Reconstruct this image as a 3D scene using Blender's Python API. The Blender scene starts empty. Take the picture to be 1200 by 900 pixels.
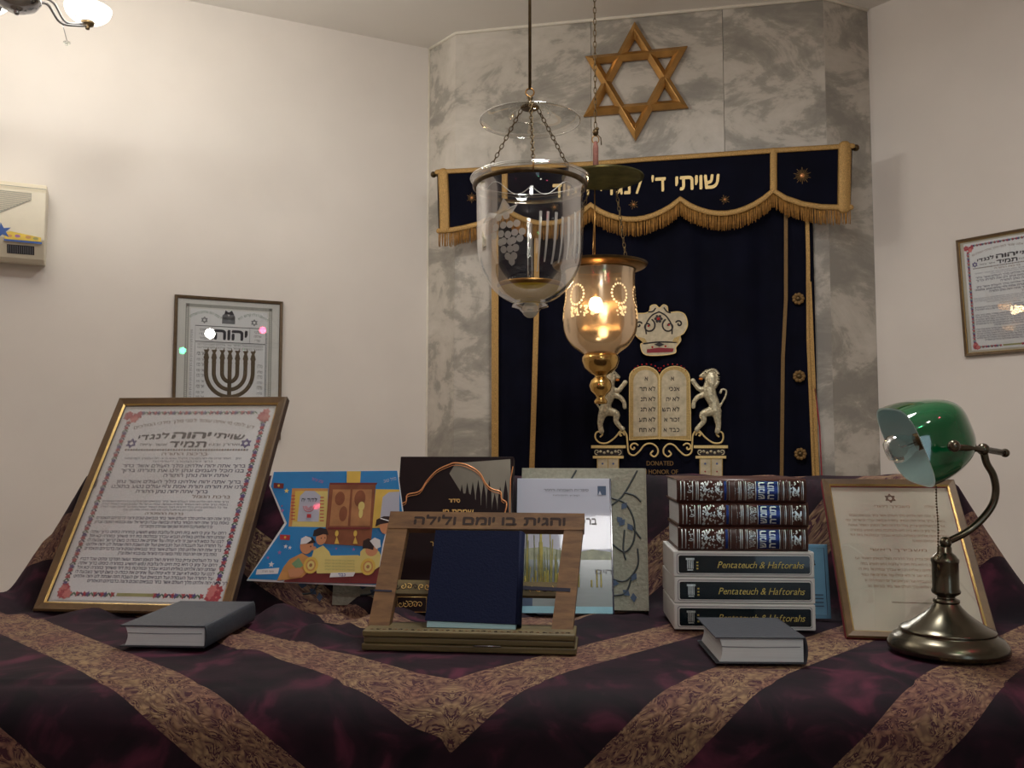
import bpy, math, random
from mathutils import Vector, Matrix
from mathutils.geometry import tessellate_polygon
random.seed(7)
R = math.radians
V3 = Vector
SC = bpy.context.scene
COL = SC.collection

# ------------------------------------------------------------------ camera
CAMZ, FPX, PITCH = 1.2, 1040.0, R(4.0)
cd = bpy.data.cameras.new('camera')
cd.sensor_width = 36.0
cd.lens = FPX / 1200 * 36.0
cd.clip_start = 0.02
cam = bpy.data.objects.new('camera', cd)
cam.location = (0, 0, CAMZ)
cam.rotation_euler = (R(90) + PITCH, 0, 0)
COL.objects.link(cam)
SC.camera = cam

# ------------------------------------------------------------------ world, exposure, lights
SC.view_settings.view_transform = 'Standard'
SC.view_settings.look = 'None'
SC.view_settings.gamma = 1.0
SC.view_settings.use_curve_mapping = False
SC.view_settings.exposure = 0.0
w = bpy.data.worlds.new('world')
SC.world = w
w.use_nodes = True
w.node_tree.nodes['Background'].inputs[0].default_value = (0.5, 0.55, 0.65, 1)
w.node_tree.nodes['Background'].inputs[1].default_value = 0.2

def area(name, loc, target, size, power, color, sizey=None):
    l = bpy.data.lights.new(name, 'AREA')
    l.shape = 'RECTANGLE'
    l.size = size
    l.size_y = sizey or size
    l.energy = power
    l.color = color
    o = bpy.data.objects.new(name, l)
    o.location = loc
    o.rotation_euler = (Vector(target) - Vector(loc)).to_track_quat('-Z', 'Y').to_euler()
    COL.objects.link(o)
    return o

def point(name, loc, power, color, radius=0.03):
    l = bpy.data.lights.new(name, 'POINT')
    l.energy = power
    l.color = color
    l.shadow_soft_size = radius
    o = bpy.data.objects.new(name, l)
    o.location = loc
    COL.objects.link(o)
    return o

CHAND_POWER = 8.5      # each of the five bulbs
JAR_POWER = 2.6
area('overhead_fill_light', (0.35, 1.75, 3.12), (0.3, 1.65, 0.5), 0.4, 33, (1.0, 0.97, 0.93), 0.4)  # added fill over the table top, not a known ceiling fitting
area('rear_fill_light', (0.166, -1.74, 2.95), (0.1, 2.0, 1.2), 0.5, 13, (1.0, 0.97, 0.95), 0.2)  # added fill behind the camera, placed for the glare on the glossy book
area('cool_fill_light', (1.15, -2.0, 1.3), (0.2, 1.5, 1.1), 0.5, 5, (0.6, 0.82, 1.0), 1.5)  # added cool fill behind the camera for foil highlights; no doorway is modelled

# ------------------------------------------------------------------ materials
def srgb(r, g, b):
    f = lambda c: ((c / 255) / 12.92) if c / 255 <= 0.04045 else (((c / 255) + 0.055) / 1.055) ** 2.4
    return (f(r), f(g), f(b), 1.0)

class NT:
    def __init__(s, name):
        s.m = bpy.data.materials.new(name)
        s.m.use_nodes = True
        s.n = s.m.node_tree.nodes
        s.l = s.m.node_tree.links
        s.b = s.n['Principled BSDF']
        s.out = s.n['Material Output']
    def node(s, t, **k):
        x = s.n.new(t)
        for a, v in k.items():
            if a.startswith('_'):
                setattr(x, a[1:], v)
            else:
                x.inputs[a.replace('__', ' ')].default_value = v
        return x
    def link(s, a, b):
        s.l.new(a, b)
    def ramp(s, src, stops):
        r = s.n.new('ShaderNodeValToRGB')
        cr = r.color_ramp
        while len(cr.elements) < len(stops):
            cr.elements.new(0.5)
        for e, (p, c) in zip(cr.elements, stops):
            e.position = p
            e.color = c
        s.link(src, r.inputs[0])
        return r.outputs[0]
    def bump(s, src, strength=0.3, dist=0.002):
        b = s.node('ShaderNodeBump', Strength=strength, Distance=dist)
        s.link(src, b.inputs['Height'])
        s.link(b.outputs[0], s.b.inputs['Normal'])

def mat(name, c, rough=0.6, metal=0.0, var=0.12, scale=30, bump=0.0, spec=0.5, coat=0.0, sheen=0.0, aniso=0, stretch=None, bdist=0.002):
    t = NT(name)
    tc = t.node('ShaderNodeTexCoord')
    mp = t.node('ShaderNodeMapping')
    if stretch:
        mp.inputs['Scale'].default_value = stretch
    t.link(tc.outputs['Object'], mp.inputs[0])
    nz = t.node('ShaderNodeTexNoise', Scale=scale, Detail=4.0)
    t.link(mp.outputs[0], nz.inputs['Vector'])
    lo = tuple(x * (1 - var) for x in c[:3]) + (1,)
    hi = tuple(min(1, x * (1 + var)) for x in c[:3]) + (1,)
    t.link(t.ramp(nz.outputs['Fac'], [(0.3, lo), (0.7, hi)]), t.b.inputs['Base Color'])
    t.b.inputs['Roughness'].default_value = rough
    t.b.inputs['Metallic'].default_value = metal
    t.b.inputs['Specular IOR Level'].default_value = spec
    t.b.inputs['Coat Weight'].default_value = coat
    if sheen:
        t.b.inputs['Sheen Weight'].default_value = sheen
        t.b.inputs['Sheen Roughness'].default_value = 0.4
    if bump:
        t.bump(nz.outputs['Fac'], bump, bdist)
    return t.m

def glassmat(name, tint, lo=0.04, hi=0.55, gcol=(1, 1, 1, 1), rough=0.02, diff=0.0, dcol=(1, 1, 1, 1)):
    t = NT(name)
    t.n.remove(t.b)
    tr = t.node('ShaderNodeBsdfTransparent', Color=tint)
    gl = t.node('ShaderNodeBsdfGlossy', Color=gcol, Roughness=rough)
    lw = t.node('ShaderNodeLayerWeight', Blend=0.35)
    mr = t.node('ShaderNodeMapRange')
    mr.inputs['To Min'].default_value = lo
    mr.inputs['To Max'].default_value = hi
    t.link(lw.outputs['Fresnel'], mr.inputs[0])
    mx = t.node('ShaderNodeMixShader')
    t.link(mr.outputs[0], mx.inputs[0])
    t.link(tr.outputs[0], mx.inputs[1])
    t.link(gl.outputs[0], mx.inputs[2])
    last = mx.outputs[0]
    if diff:
        df = t.node('ShaderNodeBsdfTranslucent', Color=dcol)
        d2 = t.node('ShaderNodeBsdfDiffuse', Color=dcol)
        ma = t.node('ShaderNodeMixShader')
        ma.inputs[0].default_value = 0.5
        t.link(df.outputs[0], ma.inputs[1])
        t.link(d2.outputs[0], ma.inputs[2])
        m2 = t.node('ShaderNodeMixShader')
        m2.inputs[0].default_value = diff
        t.link(last, m2.inputs[1])
        t.link(ma.outputs[0], m2.inputs[2])
        last = m2.outputs[0]
    t.link(last, t.out.inputs[0])
    return t.m

def emis(name, c, s):
    t = NT(name)
    t.b.inputs['Base Color'].default_value = c
    t.b.inputs['Emission Color'].default_value = c
    t.b.inputs['Emission Strength'].default_value = s
    return t.m

def marble(name, seed, dark=0.0, rot=0.6):
    t = NT(name)
    tc = t.node('ShaderNodeTexCoord')
    mp = t.node('ShaderNodeMapping')
    mp.inputs['Location'].default_value = (seed * 3.1, seed * 1.7, seed * 2.3)
    mp.inputs['Rotation'].default_value = (0, rot, 0)
    mp.inputs['Scale'].default_value = (1.0, 1.0, 1.55)
    t.link(tc.outputs['Object'], mp.inputs[0])
    n1 = t.node('ShaderNodeTexNoise', Scale=2.1, Detail=10.0, Roughness=0.68, Distortion=0.7)
    n2 = t.node('ShaderNodeTexNoise', Scale=7.0, Detail=6.0, Roughness=0.6, Distortion=0.6)
    t.link(mp.outputs[0], n1.inputs['Vector'])
    t.link(mp.outputs[0], n2.inputs['Vector'])
    ad = t.node('ShaderNodeMath', _operation='MULTIPLY_ADD')
    ad.inputs[1].default_value = 0.35
    t.link(n2.outputs['Fac'], ad.inputs[0])
    t.link(n1.outputs['Fac'], ad.inputs[2])
    col = t.ramp(ad.outputs[0], [(0.53 + dark, srgb(150, 146, 138)), (0.63 + dark, srgb(168, 163, 153)),
                                 (0.68 + dark, srgb(196, 190, 179)), (0.85 + dark, srgb(212, 206, 196))])
    t.link(col, t.b.inputs['Base Color'])
    t.b.inputs['Roughness'].default_value = 0.38
    t.b.inputs['Specular IOR Level'].default_value = 0.3
    return t.m

def woodmat(name, c1, c2, scale=(1, 1, 1), rough=0.5, ws=18):
    t = NT(name)
    tc = t.node('ShaderNodeTexCoord')
    mp = t.node('ShaderNodeMapping')
    mp.inputs['Scale'].default_value = scale
    t.link(tc.outputs['Object'], mp.inputs[0])
    n = t.node('ShaderNodeTexNoise', Scale=ws, Detail=6.0, Roughness=0.65, Distortion=0.4)
    t.link(mp.outputs[0], n.inputs['Vector'])
    t.link(t.ramp(n.outputs['Fac'], [(0.3, c1), (0.7, c2)]), t.b.inputs['Base Color'])
    t.b.inputs['Roughness'].default_value = rough
    t.bump(n.outputs['Fac'], 0.25, 0.001)
    return t.m

def cloth_material():
    t = NT('brocade_and_velvet')
    uv = t.node('ShaderNodeUVMap')
    sp = t.node('ShaderNodeSeparateXYZ')
    t.link(uv.outputs[0], sp.inputs[0])
    # UV.x = distance across the bands in metres
    ad = t.node('ShaderNodeMath', _operation='ADD')
    ad.inputs[1].default_value = 3.0 + 0.01
    t.link(sp.outputs[0], ad.inputs[0])
    md = t.node('ShaderNodeMath', _operation='MODULO')
    md.inputs[1].default_value = 0.30
    t.link(ad.outputs[0], md.inputs[0])
    lt = t.node('ShaderNodeMath', _operation='LESS_THAN')
    lt.inputs[1].default_value = 0.12
    t.link(md.outputs[0], lt.inputs[0])
    # edge piping lines
    tc = t.node('ShaderNodeTexCoord')
    # brocade scroll pattern
    nz = t.node('ShaderNodeTexNoise', Scale=16.0, Detail=2.0)
    t.link(uv.outputs[0], nz.inputs['Vector'])
    mixv = t.node('ShaderNodeMixRGB')
    mixv.inputs[0].default_value = 0.06
    t.link(uv.outputs[0], mixv.inputs[1])
    t.link(nz.outputs['Color'], mixv.inputs[2])
    vo = t.node('ShaderNodeTexVoronoi', Scale=42.0)
    vo.feature = 'DISTANCE_TO_EDGE'
    t.link(mixv.outputs[0], vo.inputs['Vector'])
    v2 = t.node('ShaderNodeTexVoronoi', Scale=120.0)
    t.link(mixv.outputs[0], v2.inputs['Vector'])
    wv = t.node('ShaderNodeTexWave', Scale=38.0, Distortion=14.0, Detail=2.5)
    wv.inputs['Detail Scale'].default_value = 3.0
    t.link(mixv.outputs[0], wv.inputs['Vector'])
    scroll = t.ramp(wv.outputs['Fac'], [(0.35, (0, 0, 0, 1)), (0.6, (1, 1, 1, 1))])
    scroll2 = t.ramp(vo.outputs['Distance'], [(0.05, (1, 1, 1, 1)), (0.16, (0, 0, 0, 1))])
    mm = t.node('ShaderNodeMath', _operation='MAXIMUM')
    t.link(scroll, mm.inputs[0]); t.link(scroll2, mm.inputs[1])
    ml = t.node('ShaderNodeMath', _operation='MULTIPLY')
    spk = t.ramp(v2.outputs['Distance'], [(0.2, (1, 1, 1, 1)), (0.75, (0.35, 0.35, 0.35, 1))])
    t.link(mm.outputs[0], ml.inputs[0]); t.link(spk, ml.inputs[1])
    big = t.node('ShaderNodeTexNoise', Scale=9.0, Detail=2.0)
    t.link(uv.outputs[0], big.inputs['Vector'])
    goldc = t.ramp(big.outputs['Fac'], [(0.35, srgb(126, 92, 76)), (0.6, srgb(142, 118, 88))])
    bc = t.node('ShaderNodeMixRGB')
    bc.inputs[1].default_value = srgb(62, 34, 42)
    t.link(ml.outputs[0], bc.inputs[0])
    t.link(goldc, bc.inputs[2])
    # velvet with crushed patches
    vn = t.node('ShaderNodeTexNoise', Scale=11.0, Detail=5.0, Distortion=1.2)
    t.link(tc.outputs['Object'], vn.inputs['Vector'])
    vc = t.ramp(vn.outputs['Fac'], [(0.38, srgb(13, 5, 15)), (0.55, srgb(32, 12, 25)), (0.72, srgb(78, 31, 50))])
    fin = t.node('ShaderNodeMixRGB')
    t.link(lt.outputs[0], fin.inputs[0])
    t.link(vc, fin.inputs[1]); t.link(bc.outputs[0], fin.inputs[2])
    t.link(fin.outputs[0], t.b.inputs['Base Color'])
    t.b.inputs['Roughness'].default_value = 0.75
    t.b.inputs['Specular IOR Level'].default_value = 0.2
    t.b.inputs['Sheen Weight'].default_value = 0.05
    t.b.inputs['Sheen Roughness'].default_value = 0.35
    t.b.inputs['Sheen Tint'].default_value = srgb(190, 110, 150)
    h = t.node('ShaderNodeMath', _operation='MULTIPLY')
    t.link(ml.outputs[0], h.inputs[0]); t.link(lt.outputs[0], h.inputs[1])
    h2 = t.node('ShaderNodeMath', _operation='ADD')
    t.link(h.outputs[0], h2.inputs[0]); t.link(vn.outputs['Fac'], h2.inputs[1])
    t.bump(h2.outputs[0], 0.5, 0.002)
    return t.m

M = dict(
    plaster=mat('cream_plaster', srgb(230, 224, 217), 0.85, var=0.03, scale=3, bump=0.15),
    ceil=mat('ceiling_paint', srgb(232, 228, 222), 0.9, var=0.02, scale=3),
    floor=mat('stone_floor', srgb(150, 135, 118), 0.4, var=0.1, scale=5),
    cornice=mat('white_filler', srgb(232, 226, 212), 0.8, var=0.04, scale=20),
    cloth=cloth_material(),
    navyvel=mat('navy_velvet', srgb(8, 10, 26), 0.85, var=0.25, scale=8, spec=0.12, sheen=0.0),
    goldtrim=mat('gold_braid', srgb(176, 140, 82), 0.5, 0.35, var=0.35, scale=260, bump=0.6, bdist=0.003),
    goldfr=mat('gold_fringe', srgb(170, 124, 60), 0.6, 0.2, var=0.3, scale=90),
    goldthr=mat('gold_thread', srgb(226, 200, 138), 0.45, 0.3, var=0.15, scale=300, bump=0.4),
    dimgold=mat('dull_gold_thread', srgb(120, 92, 50), 0.6, 0.2, var=0.3, scale=300),
    redlin=mat('red_lining', srgb(140, 40, 52), 0.7),
    silvthr=mat('silver_thread', srgb(196, 188, 160), 0.32, 0.45, var=0.35, scale=110, bump=0.6, bdist=0.003),
    ivory=mat('ivory_satin', srgb(192, 180, 152), 0.5, 0.05, var=0.18, scale=45, bump=0.3),
    ivoryd=mat('aged_gold_edging', srgb(178, 152, 96), 0.5, 0.3, var=0.2, scale=160),
    blackthr=mat('black_thread', srgb(34, 28, 30), 0.6),
    redbead=mat('red_bead', srgb(170, 28, 30), 0.2, spec=0.7),
    orange=mat('orange_thread', srgb(214, 124, 40), 0.5),
    bluethr=mat('blue_thread', srgb(70, 90, 140), 0.5),
    starwood=mat('gilded_wood', srgb(176, 132, 72), 0.22, 0.55, var=0.22, scale=14, stretch=(1, 1, 1)),
    brass=mat('old_brass', srgb(150, 112, 62), 0.28, 0.9, var=0.2, scale=40),
    brassd=mat('dark_brass', srgb(92, 76, 52), 0.4, 0.85, var=0.25, scale=60),
    antique=mat('antique_bronze', srgb(100, 95, 82), 0.24, 0.95, var=0.08, scale=30),
    goldmet=mat('polished_gold', srgb(206, 168, 100), 0.15, 0.95, var=0.1, scale=20),
    chrome=mat('chrome', srgb(170, 172, 178), 0.15, 0.95, var=0.05),
    tarn=mat('tarnished_mirror', srgb(86, 84, 52), 0.35, 0.6, var=0.5, scale=28),
    cord=mat('brown_cord', srgb(84, 66, 56), 0.8, var=0.3, scale=200),
    tassel=mat('faded_pink_cord', srgb(134, 88, 78), 0.8, var=0.25, scale=120),
    clear=glassmat('clear_glass', (0.94, 0.95, 0.94, 1), 0.014, 0.6),
    lidglass=glassmat('thin_clear_glass', (0.95, 0.96, 0.95, 1), 0.01, 0.28),
    pane=glassmat('picture_glass', (0.96, 0.97, 0.97, 1), 0.02, 0.5, rough=0.01),
    etched=glassmat('etched_glass', (0.85, 0.86, 0.84, 1), 0.05, 0.5, rough=0.4, diff=0.42, dcol=(0.8, 0.8, 0.76, 1)),
    amber=glassmat('amber_glass', (0.40, 0.29, 0.18, 1), 0.26, 0.8, gcol=(0.85, 0.70, 0.52, 1), rough=0.16, diff=0.05, dcol=(0.6, 0.42, 0.26, 1)),
    sparkle=glassmat('cut_spots', (1, 0.97, 0.8, 1), 0.02, 0.2, diff=0.85, dcol=(1, 0.97, 0.8, 1)),
    water=glassmat('yellow_oil', (0.9, 0.75, 0.2, 1), 0.03, 0.4, diff=0.85, dcol=(0.98, 0.74, 0.08, 1)),
    bulb=emis('lit_bulb', (1.0, 0.93, 0.78, 1), 60),
    cupglow=emis('lit_opal_cup', (1.0, 0.95, 0.82, 1), 3.0),
    redled=emis('red_led', (1.0, 0.05, 0.12, 1), 60),
    greenled=emis('green_led', (0.1, 1.0, 0.35, 1), 30),
    whiteled=emis('white_led', (1.0, 0.95, 0.8, 1), 60),
    paper=mat('poster_paper', srgb(238, 238, 240), 0.7, var=0.03, scale=10),
    paperg=mat('grey_paper', srgb(228, 226, 222), 0.7, var=0.03, scale=10),
    creamp=mat('cream_paper', srgb(206, 197, 180), 0.7, var=0.03, scale=6),
    ink=mat('black_ink', srgb(40, 38, 52), 0.7, var=0.1),
    inkb=mat('blue_black_ink', srgb(72, 70, 104), 0.7, var=0.1),
    inkbr=mat('brown_ink', srgb(112, 72, 52), 0.7, var=0.1),
    inkgr=mat('grey_ink', srgb(120, 122, 128), 0.7),
    purple=mat('purple_ink', srgb(84, 66, 140), 0.7),
    rosered=mat('rose_red_ink', srgb(188, 60, 78), 0.7, var=0.2, scale=200),
    rosepk=mat('pink_ink', srgb(222, 130, 128), 0.7),
    leafgr=mat('leaf_green_ink', srgb(92, 128, 104), 0.7),
    olive=mat('olive_ink', srgb(168, 166, 110), 0.7),
    framew=woodmat('gilt_brown_frame', srgb(74, 56, 38), srgb(108, 84, 54), rough=0.45),
    frameg=mat('bright_gilt_edge', srgb(214, 182, 116), 0.25, 0.7, var=0.1),
    framed=mat('dark_frame_side', srgb(62, 46, 40), 0.5),
    greyband=mat('pale_grey_ink', srgb(168, 168, 162), 0.7, var=0.1, scale=120),
    inkfaint=mat('faint_brown_ink', srgb(164, 126, 98), 0.7),
    strap=mat('dark_blue_elastic', srgb(34, 34, 52), 0.8),
    bronze=mat('bronze_frame', srgb(96, 78, 56), 0.4, 0.3, var=0.2, scale=90),
    menorah=mat('menorah_brown', srgb(96, 78, 54), 0.7),
    oak=woodmat('carved_walnut', srgb(88, 62, 40), srgb(132, 98, 62), (1, 1, 6), 0.5),
    oakd=woodmat('olive_wood', srgb(70, 60, 36), srgb(114, 100, 62), (0.6, 1, 9), 0.5, 14),
    burnt=mat('burnt_lettering', srgb(44, 28, 22), 0.8),
    navy=mat('navy_cloth_cover', srgb(18, 26, 54), 0.75, spec=0.15, var=0.08, scale=300, bump=0.3),
    navyd=mat('dark_book_cover', srgb(54, 58, 66), 0.55, var=0.1, scale=200, bump=0.3),
    pages=mat('page_block', srgb(206, 212, 214), 0.8, var=0.1, scale=60, stretch=(0.1, 0.1, 30)),
    pagesblue=mat('pale_blue_page_block', srgb(168, 208, 216), 0.8, var=0.1, scale=60, stretch=(0.1, 0.1, 30)),
    pagesp=mat('pink_page_edge', srgb(214, 180, 172), 0.8, var=0.1, scale=60, stretch=(0.1, 0.1, 30)),
    blackc=mat('black_cover', srgb(34, 24, 26), 0.45, var=0.15, scale=12, spec=0.12),
    photoc=mat('greyish_photo', srgb(128, 124, 110), 0.4, var=0.35, scale=9),
    copper=mat('copper_foil', srgb(216, 150, 100), 0.35, 0.6),
    goldfoil=mat('gold_foil', srgb(214, 178, 108), 0.35, 0.6),
    skyc=mat('pale_cover', srgb(186, 192, 208), 0.4, var=0.03, scale=5, spec=0.3, coat=0.35),
    seac=mat('sea_photo', srgb(134, 146, 148), 0.16, var=0.2, scale=8, stretch=(0.5, 1, 4), coat=0.5),
    reed=mat('reed_green', srgb(132, 140, 108), 0.3, var=0.3, scale=60),
    yellowr=mat('reed_yellow', srgb(176, 168, 90), 0.3, var=0.3, scale=60),
    stripb=mat('pale_blue_strip', srgb(150, 204, 222), 0.1, spec=0.9, coat=0.7),
    blacke=mat('black_spine_edge', srgb(30, 34, 60), 0.12, coat=0.6),
    greycl=mat('grey_woven_cover', srgb(150, 150, 134), 0.75, var=0.12, scale=160, bump=0.5),
    vine=mat('vine_blue_black', srgb(52, 60, 62), 0.6),
    vleaf=mat('leaf_slate_blue', srgb(64, 84, 112), 0.6),
    brownl=mat('brown_leather', srgb(74, 46, 40), 0.35, var=0.15, scale=60),
    silverf=mat('silver_foil', srgb(206, 214, 212), 0.32, 0.7, var=0.2, scale=200),
    bluefoil=mat('blue_foil', srgb(30, 50, 110), 0.25, 0.6, var=0.1),
    whitec=mat('white_slipcase', srgb(218, 220, 218), 0.4, var=0.03, scale=10),
    greenblk=mat('green_black_panel', srgb(10, 24, 30), 0.2, spec=0.3, coat=0.3, var=0.1),
    dimfoil=mat('dull_gold_script', srgb(206, 184, 104), 0.4, 0.5),
    bluebk=mat('pale_blue_card', srgb(118, 172, 206), 0.5, var=0.04),
    cyan=mat('bright_blue_board', srgb(20, 138, 206), 0.32, var=0.04, coat=0.3),
    white=mat('white_board', srgb(226, 228, 230), 0.4, var=0.02),
    parch=mat('parchment_print', srgb(222, 206, 128), 0.4, var=0.08, scale=20),
    yellowp=mat('yellow_print', srgb(222, 190, 90), 0.4, var=0.08),
    brownp=mat('ark_brown_print', srgb(134, 84, 58), 0.4, var=0.2, scale=40),
    brownq=mat('ark_tan_print', srgb(176, 128, 86), 0.4, var=0.2, scale=40),
    skin=mat('skin_print', srgb(206, 146, 106), 0.4, var=0.05),
    shirtg=mat('green_print', srgb(120, 160, 118), 0.4),
    shirto=mat('orange_print', srgb(206, 150, 88), 0.4),
    hair=mat('dark_hair_print', srgb(40, 30, 30), 0.5),
    redp=mat('red_print', srgb(186, 60, 66), 0.4),
    mauve=mat('mauve_print', srgb(168, 112, 170), 0.4),
    tabled=mat('table_brown_print', srgb(116, 48, 48), 0.4),
    acwhite=mat('ivory_plastic', srgb(226, 218, 196), 0.35, var=0.02),
    acgrey=mat('grey_grille', srgb(176, 174, 162), 0.5, var=0.1, scale=300),
    acdark=mat('dark_slot', srgb(44, 42, 46), 0.5),
    stblue=mat('sticker_blue', srgb(40, 84, 160), 0.4),
    styel=mat('sticker_yellow', srgb(226, 196, 70), 0.4),
    shadeg=mat('green_cased_glass', srgb(0, 92, 52), 0.07, spec=0.8, coat=0.8, var=0.05),
    shadew=mat('opal_lining', srgb(196, 234, 238), 0.3, coat=0.3, var=0.02),
)

# ------------------------------------------------------------------ geometry helpers
FWD = V3((0, math.cos(PITCH), math.sin(PITCH)))
UPV = V3((0, -math.sin(PITCH), math.cos(PITCH)))
EYE = V3((0, 0, CAMZ))

def ray(px, py):
    return V3(((px - 600) / FPX, 0, 0)) + FWD + UPV * ((450 - py) / FPX)

def at(px, py, Y):
    d = ray(px, py)
    return EYE + d * (Y / d.y)

def ground(px, py, z=0.9):
    d = ray(px, py)
    return EYE + d * ((z - CAMZ) / d.z)

class Plane:
    def __init__(s, o, u, v):
        s.o = V3(o); s.u = V3(u).normalized(); s.v = V3(v).normalized(); s.n = s.u.cross(s.v)
    def P(s, a, b, c=0.0):
        return s.o + s.u * a + s.v * b + s.n * c
    def loc(s, px, py, c=0.0):
        d = ray(px, py)
        o = s.o + s.n * c
        p = EYE + d * ((o - EYE).dot(s.n) / d.dot(s.n))
        q = p - s.o
        return (q.dot(s.u), q.dot(s.v))

def leaning(x, y, z, yaw, lean):
    yaw, lean = R(yaw), R(lean)
    u = V3((math.cos(yaw), math.sin(yaw), 0))
    nn = V3((-math.sin(yaw), math.cos(yaw), 0))
    v = nn * math.sin(lean) + V3((0, 0, 1)) * math.cos(lean)
    return Plane((x, y, z), u, v)

def root_loc(o):
    p = V3((0, 0, 0))
    while o is not None:
        p += o.location
        o = o.parent
    return p

def tagit(o, label=None, cat=None, group=None, kind=None):
    if label: o['label'] = label
    if cat: o['category'] = cat
    if group: o['group'] = group
    if kind: o['kind'] = kind
    return o

def thing(name, loc, label, cat, group=None):
    o = bpy.data.objects.new(name, None)
    o.empty_display_size = 0.05
    o.location = loc
    COL.objects.link(o)
    return tagit(o, label, cat, group)

class MB:
    def __init__(s):
        s.V = []; s.F = []; s.M = []; s.S = []; s.mats = []; s.UV = None
    def add(s, vs, fs, m, smooth=False):
        m = M[m]
        if m not in s.mats: s.mats.append(m)
        k = s.mats.index(m)
        b = len(s.V)
        s.V += [tuple(v) for v in vs]
        for f in fs:
            s.F.append([i + b for i in f]); s.M.append(k); s.S.append(smooth)
        return s
    def box(s, o, a, b, c, m):
        o = V3(o); a = V3(a); b = V3(b); c = V3(c)
        vs = [o, o + a, o + a + b, o + b, o + c, o + a + c, o + a + b + c, o + b + c]
        fs = [(0, 3, 2, 1), (4, 5, 6, 7), (0, 1, 5, 4), (1, 2, 6, 5), (2, 3, 7, 6), (3, 0, 4, 7)]
        if a.cross(b).dot(c) < 0:
            fs = [f[::-1] for f in fs]
        return s.add(vs, fs, m)
    def abox(s, x0, x1, y0, y1, z0, z1, m):
        return s.box((x0, y0, z0), (x1 - x0, 0, 0), (0, y1 - y0, 0), (0, 0, z1 - z0), m)
    def pbox(s, pl, a0, a1, b0, b1, c0, c1, m):
        return s.box(pl.P(a0, b0, c0), pl.u * (a1 - a0), pl.v * (b1 - b0), pl.n * (c1 - c0), m)
    def poly(s, pl, pts, c, m, depth=0.0, smooth=False):
        n = len(pts)
        ar = sum(pts[i][0] * pts[(i + 1) % n][1] - pts[(i + 1) % n][0] * pts[i][1] for i in range(n))
        if ar < 0: pts = pts[::-1]
        tri = tessellate_polygon([[V3((p[0], p[1], 0)) for p in pts]])
        top = [pl.P(p[0], p[1], c) for p in pts]
        fs = []
        for t in tri:
            x = [pts[i] for i in t]
            cr = (x[1][0] - x[0][0]) * (x[2][1] - x[0][1]) - (x[2][0] - x[0][0]) * (x[1][1] - x[0][1])
            fs.append(t if cr > 0 else t[::-1])
        s.add(top, fs, m, smooth)
        if depth:
            bot = [pl.P(p[0], p[1], c - depth) for p in pts]
            s.add(top + bot, [(i, i + n, (i + 1) % n + n, (i + 1) % n) for i in range(n)], m)
            s.add(bot, [t[::-1] for t in fs], m)
        return s
    def disc(s, pl, a, b, r, c, m, n=12, ry=None, depth=0.0):
        ry = ry or r
        return s.poly(pl, [(a + r * math.cos(2 * math.pi * i / n), b + ry * math.sin(2 * math.pi * i / n)) for i in range(n)], c, m, depth)
    def dome(s, pl, a, b, r, c, h, m, n=12):
        vs = []; fs = []
        for j in range(3):
            t = j / 3 * math.pi / 2
            for i in range(n):
                p = 2 * math.pi * i / n
                vs.append(pl.P(a + r * math.cos(t) * math.cos(p), b + r * math.cos(t) * math.sin(p), c + h * math.sin(t)))
        vs.append(pl.P(a, b, c + h))
        for j in range(2):
            for i in range(n):
                k = (i + 1) % n
                fs.append((j * n + i, j * n + k, (j + 1) * n + k, (j + 1) * n + i))
        fs += [(2 * n + i, 2 * n + (i + 1) % n, 3 * n) for i in range(n)]
        return s.add(vs, fs, m, True)
    def tube(s, pts, r, m, seg=8, closed=False, caps=True, pl=None, flat=1.0):
        pts = [V3(p) for p in pts]
        n = len(pts)
        rr = list(r) if isinstance(r, (list, tuple)) else [r] * n
        tang = []
        for i in range(n):
            if closed:
                t = pts[(i + 1) % n] - pts[i - 1]
            else:
                t = pts[min(i + 1, n - 1)] - pts[max(i - 1, 0)]
            tang.append(t.normalized() if t.length > 1e-9 else V3((0, 0, 1)))
        if pl is not None:
            nrm = [pl.n for _ in pts]
        else:
            ref = V3((0, 0, 1)) if abs(tang[0].z) < 0.9 else V3((1, 0, 0))
            nv = (ref - tang[0] * ref.dot(tang[0])).normalized()
            nrm = [nv]
            for i in range(1, n):
                nv = nv - tang[i] * nv.dot(tang[i])
                nv = nv.normalized()
                nrm.append(nv)
        if caps and not closed and pl is not None:
            # rounded ends
            def ext(i, sgn):
                out = []
                for k in (0.55, 0.9):
                    out.append((pts[i] + tang[i] * sgn * rr[i] * k, tang[i], nrm[i], rr[i] * math.sqrt(1 - k * k)))
                return out
            rings = ext(0, -1)[::-1] + [(pts[i], tang[i], nrm[i], rr[i]) for i in range(n)] + ext(n - 1, 1)
        else:
            rings = [(pts[i], tang[i], nrm[i], rr[i]) for i in range(n)]
        vs = []
        for p, t, nv, ra in rings:
            bv = t.cross(nv)
            if bv.length < 1e-6: bv = V3((1, 0, 0))
            bv.normalize()
            for k in range(seg):
                a = 2 * math.pi * k / seg
                vs.append(p + bv * (ra * math.cos(a)) + nv * (ra * flat * math.sin(a)))
        fs = []
        nr = len(rings)
        for i in range(nr if closed else nr - 1):
            for k in range(seg):
                j = (i + 1) % nr
                fs.append((i * seg + k, i * seg + (k + 1) % seg, j * seg + (k + 1) % seg, j * seg + k))
        if caps and not closed:
            fs.append(tuple(range(seg - 1, -1, -1)))
            fs.append(tuple((nr - 1) * seg + k for k in range(seg)))
        return s.add(vs, fs, m, True)
    def ptube(s, pl, pts, r, c, m, flat=0.6, seg=8, closed=False):
        return s.tube([pl.P(p[0], p[1], c) for p in pts], r, m, seg, closed, True, pl, flat)
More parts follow.
